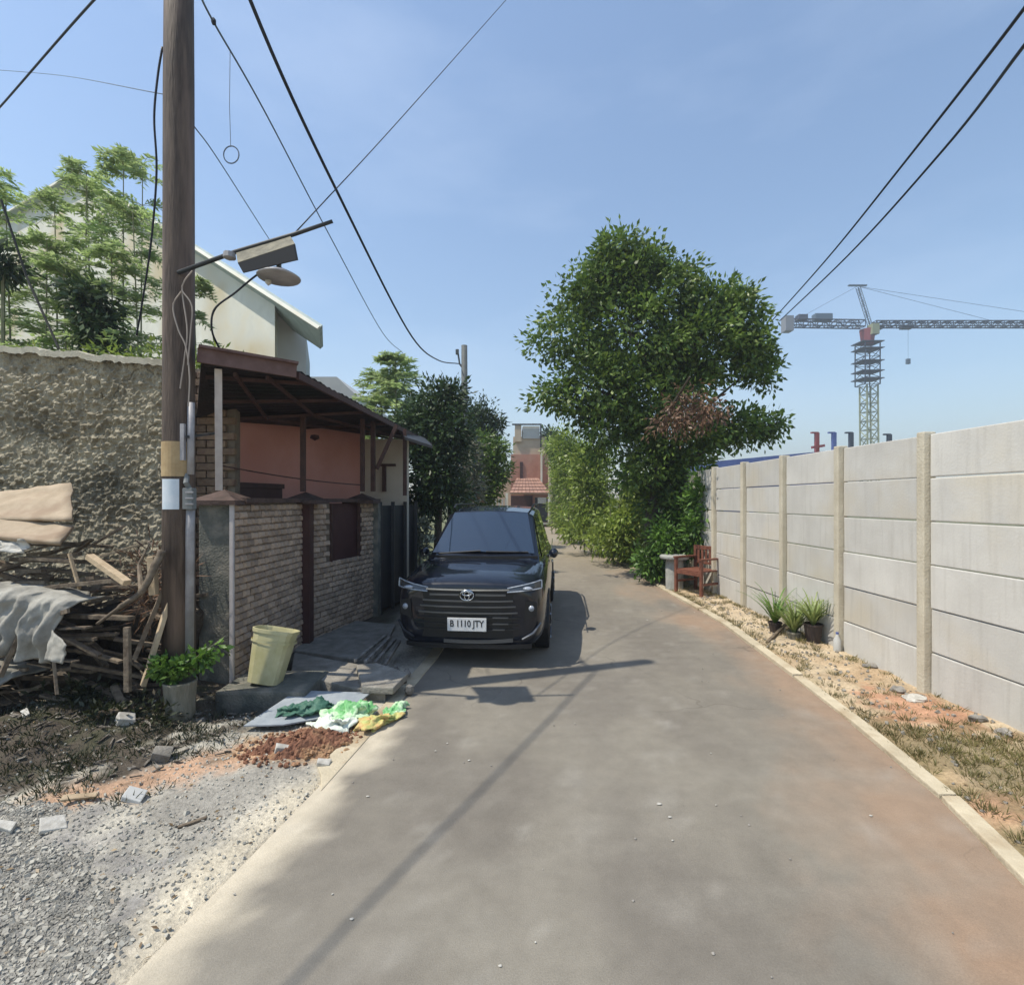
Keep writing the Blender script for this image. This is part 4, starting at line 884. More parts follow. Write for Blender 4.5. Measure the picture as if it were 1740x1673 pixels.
sw = MB().slab([P(933, 890, 33), P(990, 890, 33), P(990, 778, 33), P(933, 778, 33)], 4, (0, -1, 0)).build('side_house', m_beige); tag(sw, 'plain beige house wall to the right of the brick red house', 'house')
sw = MB().slab([P(790, 900, 36), P(868, 900, 36), P(868, 800, 36), P(790, 800, 36)], 4, (0, -1, 0)).build('side_house', m_beige); tag(sw, 'beige house wall mostly hidden by bushes, left of the brick red house', 'house')
t = thing('leafy_tree', (2.9, 38, 0), 'small bluish tree standing behind the beige house at the road end', 'tree')
MB().tube([(2.9, 38, 0), (2.9, 38, 5)], [.12, .05], 6).build('trunk', m_bark, t)
foliage('crown', [lob(935, 755, 16, 26, 38), lob(945, 775, 14, 20, 38)], 70, 24, .35, .15, l_left, t, rc=.5, shell=.3)
t = thing('picket_gate', (-1.1, 22, 0), 'pale slatted gate under the bushes left of the far house', 'gate')
for k in range(7): MB().box((P(826, 0, 22).x+.14*k, 22, .9), (.07, .03, 1.75)).build('slat', m_palesh, t)
MB().box((P(842, 0, 22).x, 22.04, 1.3), (1.1, .03, .07)).build('rail', m_palesh, t)
MB().box((P(842, 0, 22).x, 22.04, .5), (1.1, .03, .07)).build('rail', m_palesh, t)

# ------------------------------------------------------------------ crane and site
CY = 90.
cr = thing('tower_crane', (P(1475, 850, CY).x, CY, 0), 'tower crane with long horizontal jib rising over the concrete wall', 'crane')
def Cp(px, py, d=0): return P(px, py, CY+d)
def lattice(m, a, b, wd, hg, n, r, tri=False):
    a = Vector(a); b = Vector(b); d = (b-a).normalized(); x = Vector((0, 1, 0)); u = d.cross(x).normalized()
    cs = [(-1, -1), (1, -1), (1, 1), (-1, 1)]
    def pt(t, c): return a.lerp(b, t)+x*c[0]*wd/2+u*c[1]*hg/2
    for c in cs: m.tube([pt(0, c), pt(1, c)], r, 4)
    for i in range(n):
        for k in range(4):
            c0, c1 = cs[k], cs[(k+1) % 4]; m.tube([pt(i/n, c0), pt((i+1)/n, c1)] if i % 2 else [pt(i/n, c1), pt((i+1)/n, c0)], r*.6, 3); m.tube([pt(i/n, c0), pt(i/n, c1)], r*.6, 3)
m = MB(); lattice(m, (P(1478, 0, CY).x, CY, 0), Cp(1476, 655), 1.9, 1.9, 14, .15); m.build('mast', m_crp, cr)
m = MB(); lattice(m, Cp(1474, 655), Cp(1474, 585), 2.6, 2.6, 6, .11)
m.build('climbing_frame', m_crd, cr)
for py in (583, 594, 615, 632, 645): MB().box(Cp(1474, py), (3.8, 3.2, .12)).build('platform', m_crd, cr)
MB().tube([Cp(1474, 585), Cp(1474, 560)], [1.0, 1.3], 8).build('slewing_ring', m_red, cr)
MB().box(Cp(1484, 560, -1), (1.2, 1.4, 1.8)).build('cab', m_crp, cr)
m = MB(); lattice(m, Cp(1478, 552), Cp(1458, 488), .5, .5, 7, .055); m.box(Cp(1457, 485), (3.2, .4, .22)); m.build('tower_head', m_crane, cr)
m = MB(); lattice(m, Cp(1485, 551), Cp(1960, 551), 1.2, .9, 44, .12); m.build('jib', m_crd, cr)
m = MB(); lattice(m, Cp(1466, 551), Cp(1345, 549), 1.4, 1.1, 10, .12); m.build('counter_jib', m_crd, cr)
MB().box(Cp(1338, 551), (1.4, 1.6, 2.6)).build('counterweight', m_cweight, cr); MB().box(Cp(1362, 540), (1.6, 1.2, .9)).build('winch', m_crd, cr)
MB().box(Cp(1397, 540), (3, 1.2, 1.2)).build('machine_house', m_crane, cr); MB().box(Cp(1540, 556), (1.8, 1, .6)).build('trolley', m_crd, cr); MB().box(Cp(1494, 556), (1.2, 1, .6)).build('jib_joint', m_crd, cr)
for a, b in ((Cp(1460, 487), Cp(1690, 546)), (Cp(1460, 487), Cp(1850, 546)), (Cp(1456, 487), Cp(1350, 545))): MB().tube([a, b], .035, 3).build('pendant_line', m_wireg, cr)
MB().tube([Cp(1543, 556), Cp(1543, 612)], .02, 3).build('hoist_rope', m_wireg, cr); MB().box(Cp(1543, 614), (.6, .4, .9)).build('hook_block', m_crane, cr)
SY = 42.
sb = thing('construction_building', (P(1380, 850, SY).x, SY, 0), 'unfinished building with blue sheeting behind the concrete wall, left of the crane', 'building')
MB().slab([P(1210, 800, SY), P(1425, 770, SY), P(1425, 764, SY), P(1210, 784, SY)], 8, (0, -1, 0)).build('roof', m_blue, sb)
MB().slab([P(1215, 870, SY+.3), P(1420, 870, SY+.3), P(1420, 772, SY+.3), P(1215, 800, SY+.3)], 6, (0, -1, 0)).build('wall', m_blue, sb)
for px, py, mt in ((1388, 735, m_red), (1417, 735, m_blue), (1446, 735, m_crd), (1511, 738, m_crd)):
    MB().beam(P(px, 800, SY), P(px, py, SY), .28, .28).build('column', mt, sb); MB().box(P(px-4, py, SY), (.55, .2, .12)).build('formwork', mt, sb)
MB().beam(P(1380, 760, SY-.4), P(1400, 757, SY-.4), .3, .2).build('beam', m_red, sb)

# ------------------------------------------------------------------ scrap pile
def sheet(name, pts, t, mat, label, cat, bump=.03, n=10, seed=0, fold=0, grp=None):
    a, b, c, d = [Vector(p) for p in pts]; vs = []
    for j in range(n+1):
        for i in range(n+1):
            u, v = i/n, j/n; p = a.lerp(b, u).lerp(d.lerp(c, u), v)
            p = p+Vector((0, -1, .4))*bump*(noise.noise(Vector((u*3, v*3, seed)))+.5*noise.noise(Vector((u*8, v*8, seed))))+Vector((0, -1, 0))*fold*math.sin(u*9+seed+v)
            vs.append(p)
    k = n+1; o = MB().add(vs, [(j*k+i, j*k+i+1, (j+1)*k+i+1, (j+1)*k+i) for j in range(n) for i in range(n)]).build(name, mat, smooth=True)
    q = o.modifiers.new('s', 'SOLIDIFY'); q.thickness = t
    return tag(o, label, cat, grp)
sheet('cardboard_sheet', [P(-60, 880, 4.15), P(122, 882, 4.15), P(120, 820, 4.55), P(-60, 842, 4.55)], .02, m_ply, 'large beige cardboard sheet topmost on the scrap pile', 'sheet', .03, seed=1, grp='sheets on the scrap pile')
sheet('cardboard_sheet', [P(-60, 905, 3.95), P(100, 922, 3.95), P(125, 892, 4.2), P(-60, 868, 4.2)], .03, m_ply, 'second beige sheet sagging below the top one on the scrap pile', 'sheet', .02, seed=4, grp='sheets on the scrap pile')
def drape(name, prof, x0, x1, wav, label, mat, seed):
    vs = []; n = 70; k = n+1
    pr = curve3(*prof); m_ = len(pr)
    for j, p in enumerate(pr):
        for i in range(k):
            u = i/n; f = j/(m_-1); x = p[0]+x0+(x1-x0)*u*(1-.34*f)
            vs.append((x+.03*noise.noise(Vector((u*4, f*4, seed))), p[1]-wav*(.35+f)*math.sin(u*34+seed+f*1.5+2*noise.noise(Vector((u*5, f*2, seed))))-.05*noise.noise(Vector((u*6, f*5, seed)))-.02*noise.noise(Vector((u*26, f*11, seed))), p[2]+.03*noise.noise(Vector((u*5, f*3, seed+2)))-.10*u*u))
    o = MB().add(vs, [(j*k+i, j*k+i+1, (j+1)*k+i+1, (j+1)*k+i) for j in range(m_-1) for i in range(n)]).build(name, mat, smooth=True)
    q = o.modifiers.new('s', 'SOLIDIFY'); q.thickness = .012; return tag(o, label, 'cloth', 'cloths draped on the scrap pile')
drape('draped_cloth', [(0, 3.98, 1.06), (0, 3.78, 1.04), (.02, 3.68, .93), (.06, 3.66, .76), (.10, 3.68, .62)], -4.0, -3.16, .035, 'worn grey cloth hanging over the middle of the scrap pile', m_cloth, 1)
drape('draped_cloth', [(0, 4.0, .50), (0, 3.8, .50), (0, 3.68, .40), (.0, 3.68, .25)], -4.2, -3.60, .03, 'crumpled grey cloth low on the scrap pile at the left edge', m_cloth, 5)
sheet('white_rag', [P(75, 1120, 3.5), P(105, 1128, 3.5), P(112, 1095, 3.5), P(88, 1070, 3.62)], .008, m_cloth, 'small pale rag hanging below the grey cloth', 'rag', .015, seed=9)
sheet('crumpled_paper', [P(-20, 935, 3.9), P(40, 940, 3.9), P(50, 915, 4.0), P(-20, 905, 4.0)], .01, m_white, 'crumpled pale paper under the beige sheets', 'paper', .06, seed=12)
piles = []
def plank(a, b, w_, h_, mat, label, bent=0):
    a = Vector(a); b = Vector(b)
    o = MB().beam(a, b, w_, h_).build('plank', mat, bevel=.003); tag(o, label, 'plank', 'planks of the scrap pile'); return o
plank(P(243, 1165, 3.85), P(298, 985, 4.0), .06, .03, m_woodl, 'pale plank leaning against the brown pole, rightmost')
plank(P(228, 1120, 3.9), P(283, 990, 4.02), .05, .03, m_wood, 'dark plank leaning against the brown pole beside the pale one')
plank(P(262, 1010, 3.95), P(258, 945, 3.95), .05, .05, m_woodl, 'short upright pale stub at the top of the leaning planks')
plank(P(152, 945, 3.9), P(216, 990, 3.75), .055, .04, m_woodl, 'tan plank poking out right from the scrap pile')
plank(P(172, 945, 4.3), P(248, 922, 4.4), .05, .02, m_woodl, 'thin pale lath sloping up in front of the plaster wall')
plank(P(150, 930, 4.35), P(212, 893, 4.45), .035, .02, m_wood, 'thin dark lath against the plaster wall')
plank(P(0, 1150, 3.6), P(38, 1065, 3.7), .035, .03, m_wood, 'short prop under the grey cloth at the left edge')
plank(P(217, 1175, 3.7), P(216, 1065, 3.7), .04, .03, m_wood, 'thin upright stake beside the weeds')
plank(P(97, 1180, 3.66), P(90, 1110, 3.72), .02, .015, m_wood, 'thin stick standing under the pale rag')
plank(P(100, 1045, 3.9), P(225, 1050, 3.8), .05, .03, m_wood, 'grey board lying level in the middle of the scrap pile')
plank(P(60, 1000, 4.0), P(205, 985, 3.8), .06, .03, m_wood, 'weathered board above the grey cloth')
plank(P(118, 940, 3.95), P(135, 1000, 3.9), .022, .02, m_woodl, 'grey bent strip hanging from the beige sheets')
br = thing('curved_branch', tuple(P(250, 1000, 3.9)), 'thick curved branch arching from the scrap pile to the brown pole', 'branch')
MB().tube(curve3(P(165, 1060, 3.75), P(205, 1030, 3.75), P(240, 1005, 3.8), P(262, 965, 3.85), P(276, 935, 3.9)), [.012]*8+[.02]*8+[.026]*8+[.03]*8+[.03], 7).build('bough', m_wood, br, smooth=True)
MB().tube([P(240, 1005, 3.8), P(236, 960, 3.95), P(248, 935, 4.0)], [.02, .014, .008], 6).build('side_shoot', m_wood, br)
heap = MB(); rr = random.Random(5)
for k in range(230):
    x = rr.uniform(-4.9, -2.75); yb = rr.uniform(3.75, 4.7); zc = rr.uniform(.1, 1.38-.42*max(0, (x+3.9)))*(1 if yb > 3.95 else .75)
    a = rr.uniform(-.9, .9); b = rr.uniform(-.5, .5); L = rr.uniform(.2, .85); d = Vector((math.cos(a)*math.cos(b), math.sin(a)*.6, math.sin(b)*.7)); c = Vector((x, yb, max(zc, .08)))
    if (c+d*L/2).x > -2.72: continue
    heap.beam(c-d*L/2, c+d*L/2, rr.uniform(.015, .06), rr.uniform(.01, .035))
o = heap.build('scrap_heap', m_wood, fix=False); tag(o, 'tangled heap of broken sticks and laths against the plaster wall', 'scrap heap', kind='stuff')
heap = MB()
for k in range(10):
    heap.blob((rr.uniform(-4.9, -3.1), rr.uniform(4.3, 4.75), rr.uniform(.1, .75)), (rr.uniform(.25, .45), rr.uniform(.15, .25), rr.uniform(.15, .35)), k, 14, 10, .5)
o = heap.build('dirt_heap', m_soil if False else M('dark_debris', (.025, .02, .016), (.07, .055, .04), 12, bump=.9, bscale=30), smooth=True); tag(o, 'dark mass of soil and rotten debris under the scrap pile', 'debris', kind='stuff')
foliage('dead_twigs', [((-3.1, 4.45, 1.05), (.32, .15, .22)), ((-2.98, 4.2, .85), (.18, .12, .25))], 26, 26, .12, .012, l_dead, None, rc=.16, shell=.1)
tag(COL.objects['dead_twigs'], 'dry brown twigs and leaves in front of the plaster wall beside the pole', 'dead twigs', kind='stuff')

# plant in stump
pt_ = thing('potted_vine', tuple(G(306, 1232)), 'bright green vine in a grey stump shaped pot at the foot of the brown pole', 'plant')
c0 = G(306, 1232); 
MB().lathe(c0+Vector((0, 0, -.02)), [(.0, 0), (.105, 0), (.10, .18), (.112, .34), (.118, .36), (.10, .36), (.095, .32), (0, .32)], 14).build('pot', m_stump, pt_, smooth=True)
k0 = c0+Vector((0, 0, .36))
for e in ((.35, -.02, .32), (.2, .02, .22), (-.15, -.03, .12), (.05, -.05, .12)):
    e = Vector(e); MB().tube([k0, k0+e*.5+Vector((0, 0, .03)), k0+e], [.006, .004, .002], 4).build('stem', m_stem, pt_)
V = []; cs = []; ds = []
foliage('foliage', [(k0+Vector((.0, -.03, .09)), (.20, .10, .09)), (k0+Vector((.16, -.02, .16)), (.11, .05, .05)), (k0+Vector((.27, -.02, .23)), (.09, .04, .035)), (k0+Vector((-.1, -.02, .05)), (.1, .06, .06))], 75, 12, .050, .030, l_vine, pt_, rc=.045, shell=.1, droop=.2)

# bin
bn = G(462, 1178)
bpos = Vector((-2.14, 4.44, .13))
bk = thing('plastic_bin', tuple(bpos), 'translucent yellow plastic bin standing before the stone clad wall', 'bin')
def tilt(m, c, ax, ay):
    r = Euler((ax, ay, 0)).to_matrix(); m.v = [tuple(Vector(c)+r @ (Vector(v)-Vector(c))) for v in m.v]; return m
def sqbin(w0, w1, h, z0=0, n=24):
    vs = []; m = MB()
    for t in (0, 1):
        for i in range(n):
            a = 2*math.pi*i/n; ca, sa = math.cos(a), math.sin(a); k = (abs(ca)**4+abs(sa)**4)**-.25; w_ = (w0+(w1-w0)*t)/2
            vs.append(bpos+Vector((ca*k*w_, sa*k*w_*.85, z0+h*t)))
    m.add(vs, [(i, (i+1) % n, n+(i+1) % n, n+i) for i in range(n)]); return m
m = sqbin(.26, .335, .44); m.f.append(tuple(range(24))); o = tilt(m, bpos, R(-9), R(9)).build('bucket', m_bin, bk, smooth=False, fix=False); q = o.modifiers.new('s', 'SOLIDIFY'); q.thickness = .006; q.offset = -1
o = tilt(sqbin(.352, .36, .03, .42), bpos, R(-9), R(9)).build('rim', m_bin, bk); q = o.modifiers.new('s', 'SOLIDIFY'); q.thickness = .012
o = tilt(sqbin(.343, .347, .02, .34), bpos, R(-9), R(9)).build('rib', m_bin, bk)
ls = MB().box((-2.08, 4.5, .0), (.75, .55, .24)).build('ledge', m_moss, bevel=.02); tag(ls, 'dark mossy concrete ledge under the yellow bin', 'ledge')

# slabs, ditch, sheet
def gslab(name, pts, z, t, mat, label, cat, tiltz=None, grp=None, bevel=.012):
    poly = [G(a, b, z+(tiltz[i] if tiltz else 0)) for i, (a, b) in enumerate(pts)]
    o = MB().slab(poly, t, (0, 0, 1)).build(name, mat, bevel=bevel); return tag(o, label, cat, grp)
gslab('concrete_slab', [(494, 1142), (600, 1168), (655, 1172), (612, 1128), (500, 1108)], .10, .12, m_slab, 'worn grey concrete slab bridging the drain before the gate', 'slab', grp='slabs over the drain')
gslab('concrete_slab', [(615, 1166), (668, 1168), (694, 1142), (640, 1125), (605, 1128)], .14, .06, m_slab, 'smaller tilted concrete slab beside the road edge', 'slab', (0, 0, .02, .03, .01), grp='slabs over the drain')
gslab('entrance_step', [(500, 1104), (640, 1124), (672, 1060), (560, 1050)], .05, .14, m_slab, 'shaded concrete step in front of the stone clad wall', 'step')
for k in range(4):
    a = G(604+17*k, 1122+2*k, .12); b = G(655+8*k, 1080+3*k, .12); o = MB().beam(a, b, .03, .03).build('batten', m_rub); tag(o, 'grey batten lying in a row towards the car, '+['nearest the stone wall', 'second from the stone wall', 'second from the road', 'nearest the road'][k], 'batten', 'battens by the car')
gslab('grey_sheet', [(414, 1232), (482, 1230), (585, 1212), (630, 1176), (505, 1172)], .06, .012, m_sheet, 'flat grey fibre cement sheet lying over the drain', 'sheet', (0, 0, 0, .02, .03), bevel=.002)
for k in range(16):
    p = G(random.uniform(640, 700), random.uniform(1135, 1172), .05); m_ = (globals().get('m_') if k else MB()); m_.blob(p, (random.uniform(.02, .045),)*3, k, 6, 4, .5)
o = m_.build('rubble', m_rub, fix=False); tag(o, 'dark broken rubble between the slab and the road edge', 'rubble', kind='stuff')
def sack(c, d, rz, mat, label, seed, rx=0):
    rot = Euler((rx, 0, rz)).to_matrix(); m = MB().blob(c, d, seed, 60, 36, .75, rot); mm = []
    for v in m.v:
        p = Vector(v); p += Vector((noise.noise(p*11), noise.noise(p*11+Vector((5, 0, 0))), noise.noise(p*11+Vector((0, 5, 0)))))*.04; p += Vector((noise.noise(p*34), noise.noise(p*31+Vector((5, 0, 0))), abs(noise.noise(p*38+Vector((0, 5, 0))))*2))*.016; p.z = max(p.z, gz(p.x, p.y)+.004); mm.append(tuple(p))
    m.v = mm; o = m.build('woven_sack', mat, smooth=True); return tag(o, label, 'sack', 'woven sacks on the road edge')
sack(G(595, 1215, .05), (.17, .11, .07), .6, m_sackg, 'bright green and white woven sack, crumpled at the road edge', 1)
sack(G(565, 1232, .04), (.13, .09, .05), .2, m_sackw, 'white woven sack beside the red soil heap', 2)
sack(G(640, 1228, .02), (.16, .10, .035), .9, m_sacko, 'flattened yellow and orange sack on the road edge', 3)
sack(G(520, 1205, .09), (.20, .08, .035), .4, m_sackd, 'dark green plastic sack lying on the grey sheet', 4)
sack(G(672, 1208, .02), (.11, .06, .02), 1.0, m_sackg, 'thin green scrap of sack nearest the road', 6)
hm = MB()
hc = G(520, 1268)
vs = []; N = 64
for j in range(N+1):
    for i in range(N+1):
        u = (i/N-.5)*2; v = (j/N-.5)*2; x = hc.x+u*.36; y_ = hc.y+v*.22+u*.08; r2 = u*u+v*v+.5*noise.noise(Vector((u*3, v*3, 2)))
        h = max(0, 1-r2)**.8*.085; z = gz(x, y_)-.02+h+(.030*fn((x, y_, 1), 22, 4) if h > 0 else 0)*min(1, h*30)
        vs.append((x, y_, z+(.0 if h > .004 else -.03)))
k = N+1; o = MB().add(vs, [(j*k+i, j*k+i+1, (j+1)*k+i+1, (j+1)*k+i) for j in range(N) for i in range(N)]).build('soil_heap', m_soil, fix=False); tag(o, 'small heap of reddish brown soil at the road edge', 'soil heap', kind='stuff')
m = MB()
for k in range(260):
    a = random.uniform(0, 6.28); q_ = random.random()**.6; x = hc.x+.44*q_*math.cos(a); y_ = hc.y+.30*q_*math.sin(a)+.09*q_*math.cos(a); s_ = random.uniform(.006, .018)
    m.blob((x, y_, gz(x, y_)+.01+.07*max(0, 1-q_*1.2)), (s_, s_, s_*.8), k, 5, 4, .5)
o = m.build('soil_clods', m_soil, fix=False); tag(o, 'loose reddish clods scattered over the soil heap', 'clods', kind='stuff')
def chunk(px, py, d, rz, label, mat=m_white, ry=.3, name='foam_chunk', z=.03):
    p = G(px, py, z); p.z = gz(p.x, p.y)+d[2]*.35+.012; rot = Euler((.25, ry, rz)).to_matrix()
    m = MB().box(p, d, rot); m.v = [tuple(Vector(v)+Vector((noise.noise(Vector(v)*13), noise.noise(Vector(v)*17), noise.noise(Vector(v)*11)))*.02) for v in m.v]
    o = m.build(name, mat, bevel=.006); return tag(o, label, 'debris', 'pale chunks of debris')
chunk(482, 1277, (.10, .06, .05), .5, 'white broken chunk on the near side of the soil heap')
chunk(550, 1293, (.08, .05, .03), .2, 'small white chunk between the soil heap and the road')
chunk(213, 1250, (.11, .08, .05), .9, 'white block lying in the weeds below the potted vine')
chunk(120, 1203, (.14, .09, .02), .3, 'flat beige cardboard piece in the weeds below the scrap pile', m_ply)
chunk(44, 1256, (.08, .035, .02), -.6, 'small white scrap in the dark weeds near the left edge')
chunk(88, 1402, (.10, .09, .02), .8, 'square white tile piece at the top of the gravel', ry=.1)
chunk(8, 1410, (.09, .05, .04), .1, 'white chunk cut by the left edge above the gravel')
chunk(275, 1287, (.11, .09, .06), .4, 'grey white rounded lump beside the orange soil', m_slab)
chunk(228, 1350, (.10, .09, .03), .2, 'thin clear plastic bag scrap on the orange soil', m_palesh)
chunk(136, 1360, (.16, .03, .02), .3, 'pale broken stick lying above the gravel', m_woodl, ry=0)
chunk(325, 1388, (.14, .02, .012), .5, 'short dark stick lying on the dusty verge', m_wood, ry=0)

# gravel
def stones(name, n, fx, mat, label, smin, smax, zoff=.3):
    pts = []; base = np.array([(x, y, z) for x in (-1, 1) for y in (-1, 1) for z in (-1, 1)], float)
    F_ = [(0, 1, 3, 2), (4, 6, 7, 5), (0, 4, 5, 1), (2, 3, 7, 6), (0, 2, 6, 4), (1, 5, 7, 3)]
    vs = []; fs = []
    while len(vs) < n*8:
        x, y = fx(); s_ = random.uniform(smin, smax)*.5; q = Euler((random.random()*6, random.random()*6, random.random()*6)).to_matrix(); c = Vector((x, y, gz(x, y)+s_*zoff)); k = len(vs)
        for b in base:
            v = Vector(b)*s_*random.uniform(.75, 1.0); v.z *= .85; vs.append(tuple(c+q @ v))
        fs += [tuple(i+k for i in f) for f in F_]
    o = MB().add(vs, fs).build(name, mat, fix=False); return tag(o, label, 'gravel', kind='stuff')
def gxy():
    while True:
        y = random.uniform(1.45, 2.85)**1.0; x = random.uniform(-3.4, -1.0); e = -1.50-1.3*max(0, y-1.98)+.25*fn((x, y, 3), 2.5, 3)
        if x < e or random.random() < .05*(x < -1.45): return x, y
stones('gravel', 30000, gxy, m_gravel, 'grey crushed gravel spread over the near left verge', .006, .0165, .0)
stones('gravel', 2200, gxy, m_gravel2, 'scattered paler gravel stones among the grey ones', .008, .026, .1)
def pxy():
    while True:
        y = random.uniform(1.6, 4.2); l = float(edge(RL, y)); x = random.uniform(-3.6, l-.02)
        if gb(x, y, -3.35, 3.6, 1.2, .78, 0, 1.5) > .3 and random.random() < .85: continue
        return x, y
stones('pebbles', 2600, pxy, m_gravel2, 'loose small pebbles over the dusty left verge', .005, .016)
def vxy():
    y = random.uniform(2.2, 9); r = float(edge(RR, y)); return random.uniform(r+.12, WX-.06), y
stones('pebbles', 500, vxy, m_slab, 'loose pebbles on the right dirt verge', .006, .03)
m = MB()
for px, py, s_ in ((1120, 1365, .022), (1138, 1387, .014), (625, 1352, .014), (797, 1291, .012), (1208, 1279, .008), (740, 1275, .01), (850, 1640, .01), (1217, 1367, .008), (598, 1560, .012), (1480, 1385, .012), (565, 1518, .007), (398, 1518, .008), (760, 1262, .008), (1100, 1053, .02), (1180, 1040, .012), (1143, 1427, .008), (910, 1600, .006)):
    p = G(px, py, .01); s_ *= .75; m.blob(p, (s_, s_*.7, .003), px, 7, 4, .5)
o = m.build('litter_specks', m_white, fix=False); tag(o, 'small white specks of litter scattered over the asphalt', 'litter', kind='stuff')
m = MB()
for k in range(90):
    y = random.uniform(1.4, 9); x = random.uniform(-1, 2.6); s_ = random.uniform(.003, .008); m.blob((x, y, .008), (s_, s_, s_*.6), k, 5, 4, .5)
o = m.build('grit', m_rub, fix=False); tag(o, 'dark grit on the asphalt', 'grit', kind='stuff')

# grass
def tufts(name, n, fx, mat, label, L, W_, blades=22):
    cs = []; ds = []
    for k in range(n):
        x, y, s_ = fx(); z = gz(x, y)
        for b in range(blades):
            a = random.uniform(0, 6.28); r_ = random.random()*.05*s_; cs.append((x+r_*math.cos(a), y+r_*math.sin(a), z-.004)); e = random.uniform(.2, 1.3); ds.append((math.cos(a)*e, math.sin(a)*e, 1))
    n_ = len(cs); o = quads_mesh(name, leafquads(np.array(cs), np.array(ds), L*(.4+.9*rng.random(n_)), W_*(.6+.6*rng.random(n_)), up=0), mat); return tag(o, label, 'grass', kind='stuff')
def g1():
    while True:
        y = random.uniform(2.2, 10); r = float(edge(RR, y)); x = random.uniform(r+.10, WX-.04)
        k = max(gb(x, y, 3.05, 3.25, .6, .5, fn((x, y, 1), 3, 3)), gb(x, y, 2.75, 2.45, .45, .2, 0))
        k = max(k, .55*(x-r < .22+.1*fn((x, y, 2), 2, 3)), .10, .5*(x > WX-.16)*(y > 6 or random.random() < .3))
        if random.random() < k: return x, y, 1
tufts('verge_grass', 560, g1, l_grass, 'dry short grass along the right kerb and verge', .055, .006)
def g2():
    while True:
        x = random.uniform(-4.5, -1.9); y = random.uniform(2.8, 4.6); k = gb(x, y, -3.0, 3.5, 1.1, .7, fn((x, y, 1), 3, 3))
        if random.random() < k: return x, y, 1.6
tufts('weeds', 260, g2, l_grassd, 'dark weeds and litter covered ground below the scrap pile', .06, .007)
foliage('weeds', [((-2.95, 3.72, .12), (.30, .2, .12)), ((-2.6, 3.75, .10), (.2, .15, .10)), ((-3.3, 3.9, .2), (.3, .2, .12))], 60, 22, .055, .022, l_grassd, None, rc=.09, shell=.1)
tag(COL.objects['weeds.001'], 'low leafy weeds growing around the potted vine', 'weeds', kind='stuff')
m = MB()
for k in range(420):
    x = random.uniform(-4.2, -1.9); y = random.uniform(2.9, 4.4)
    if gb(x, y, -3.1, 3.7, 1.3, .75, 0) < .2: continue
    a = random.uniform(0, 6.28); L = random.uniform(.01, .05); c = Vector((x, y, gz(x, y)+.012)); d = Vector((math.cos(a), math.sin(a), random.uniform(-.3, .4)))*L; m.beam(c-d, c+d, random.uniform(.005, .02), .006)
o = m.build('litter', M('litter_mix', (.05, .04, .03), (.28, .25, .21), 9, lo_=.45, hi=.6), fix=False); tag(o, 'fine dark litter and chips over the ground below the scrap pile', 'litter', kind='stuff')

# fallen dry leaves
V_ = []
for k in range(900):
    if k % 3: x, y = vxy()
    else: x, y = pxy()
    a = random.uniform(0, 6.28); L = random.uniform(.006, .017); c = Vector((x, y, gz(x, y)+.008)); d = Vector((math.cos(a), math.sin(a), random.uniform(-.2, .4)))*L; e = Vector((-math.sin(a), math.cos(a), random.uniform(-.3, .3)))*L*.4
    V_.append([tuple(c-d), tuple(c+e), tuple(c+d), tuple(c-e+Vector((0, 0, .004)))])
l_fall = leafmat('leaf_fallen', (.10, .06, .03), (.34, .24, .12), (.45, .38, .22), transl=.1)
o = quads_mesh('fallen_leaves', np.array(V_), l_fall); tag(o, 'dry fallen leaves scattered over both verges', 'fallen leaves', kind='stuff')

# ------------------------------------------------------------------ right verge things
def chair():
    b = G(1187, 1000); y0 = b.y; k = y0/870
    c = thing('wooden_chair', (3.36, 9.25, .03), 'red brown slatted wooden armchair against the concrete wall, beside a stone table', 'chair', rotz=R(-62))
    def bx(n, p, d, rot=None): return MB().box(p, d, rot).build(n, m_chair, c, local=True, bevel=.004)
    wd = .29
    for sx in (-1, 1):
        bx('leg', (sx*wd, -.24, .31), (.05, .05, .62)); bx('leg', (sx*wd, .26, .42), (.05, .05, .84)); bx('armrest', (sx*wd, 0, .635), (.07, .56, .03)); bx('stretcher', (sx*wd, 0, .20), (.03, .46, .04))
    for i in range(5): bx('seat_slat', (0, -.20+.1*i, .42), (.56, .085, .02))
    bx('apron', (0, -.245, .375), (.56, .025, .07)); bx('back_rail', (0, .26, .80), (.56, .03, .07)); bx('back_rail', (0, .26, .52), (.56, .03, .04))
    for i in range(6): bx('back_slat', (-.22+.088*i, .262, .66), (.05, .018, .24))
chair()
tb = thing('stone_table', (P(1140, 900, 9.7).x, 9.7, 0), 'round grey stone table with drum base at the foot of the big tree', 'table')
tx_, ty_ = P(1146, 0, 9.7).x, 9.7
MB().lathe((tx_, ty_, 0), [(.16, 0), (.165, .5), (.15, .60)], 18).build('base', m_tablec, tb, smooth=True)
MB().lathe((tx_, ty_, .60), [(0, 0), (.26, 0), (.27, .02), (.27, .05), (.25, .065), (0, .065)], 22).build('table_top', m_tablec, tb)
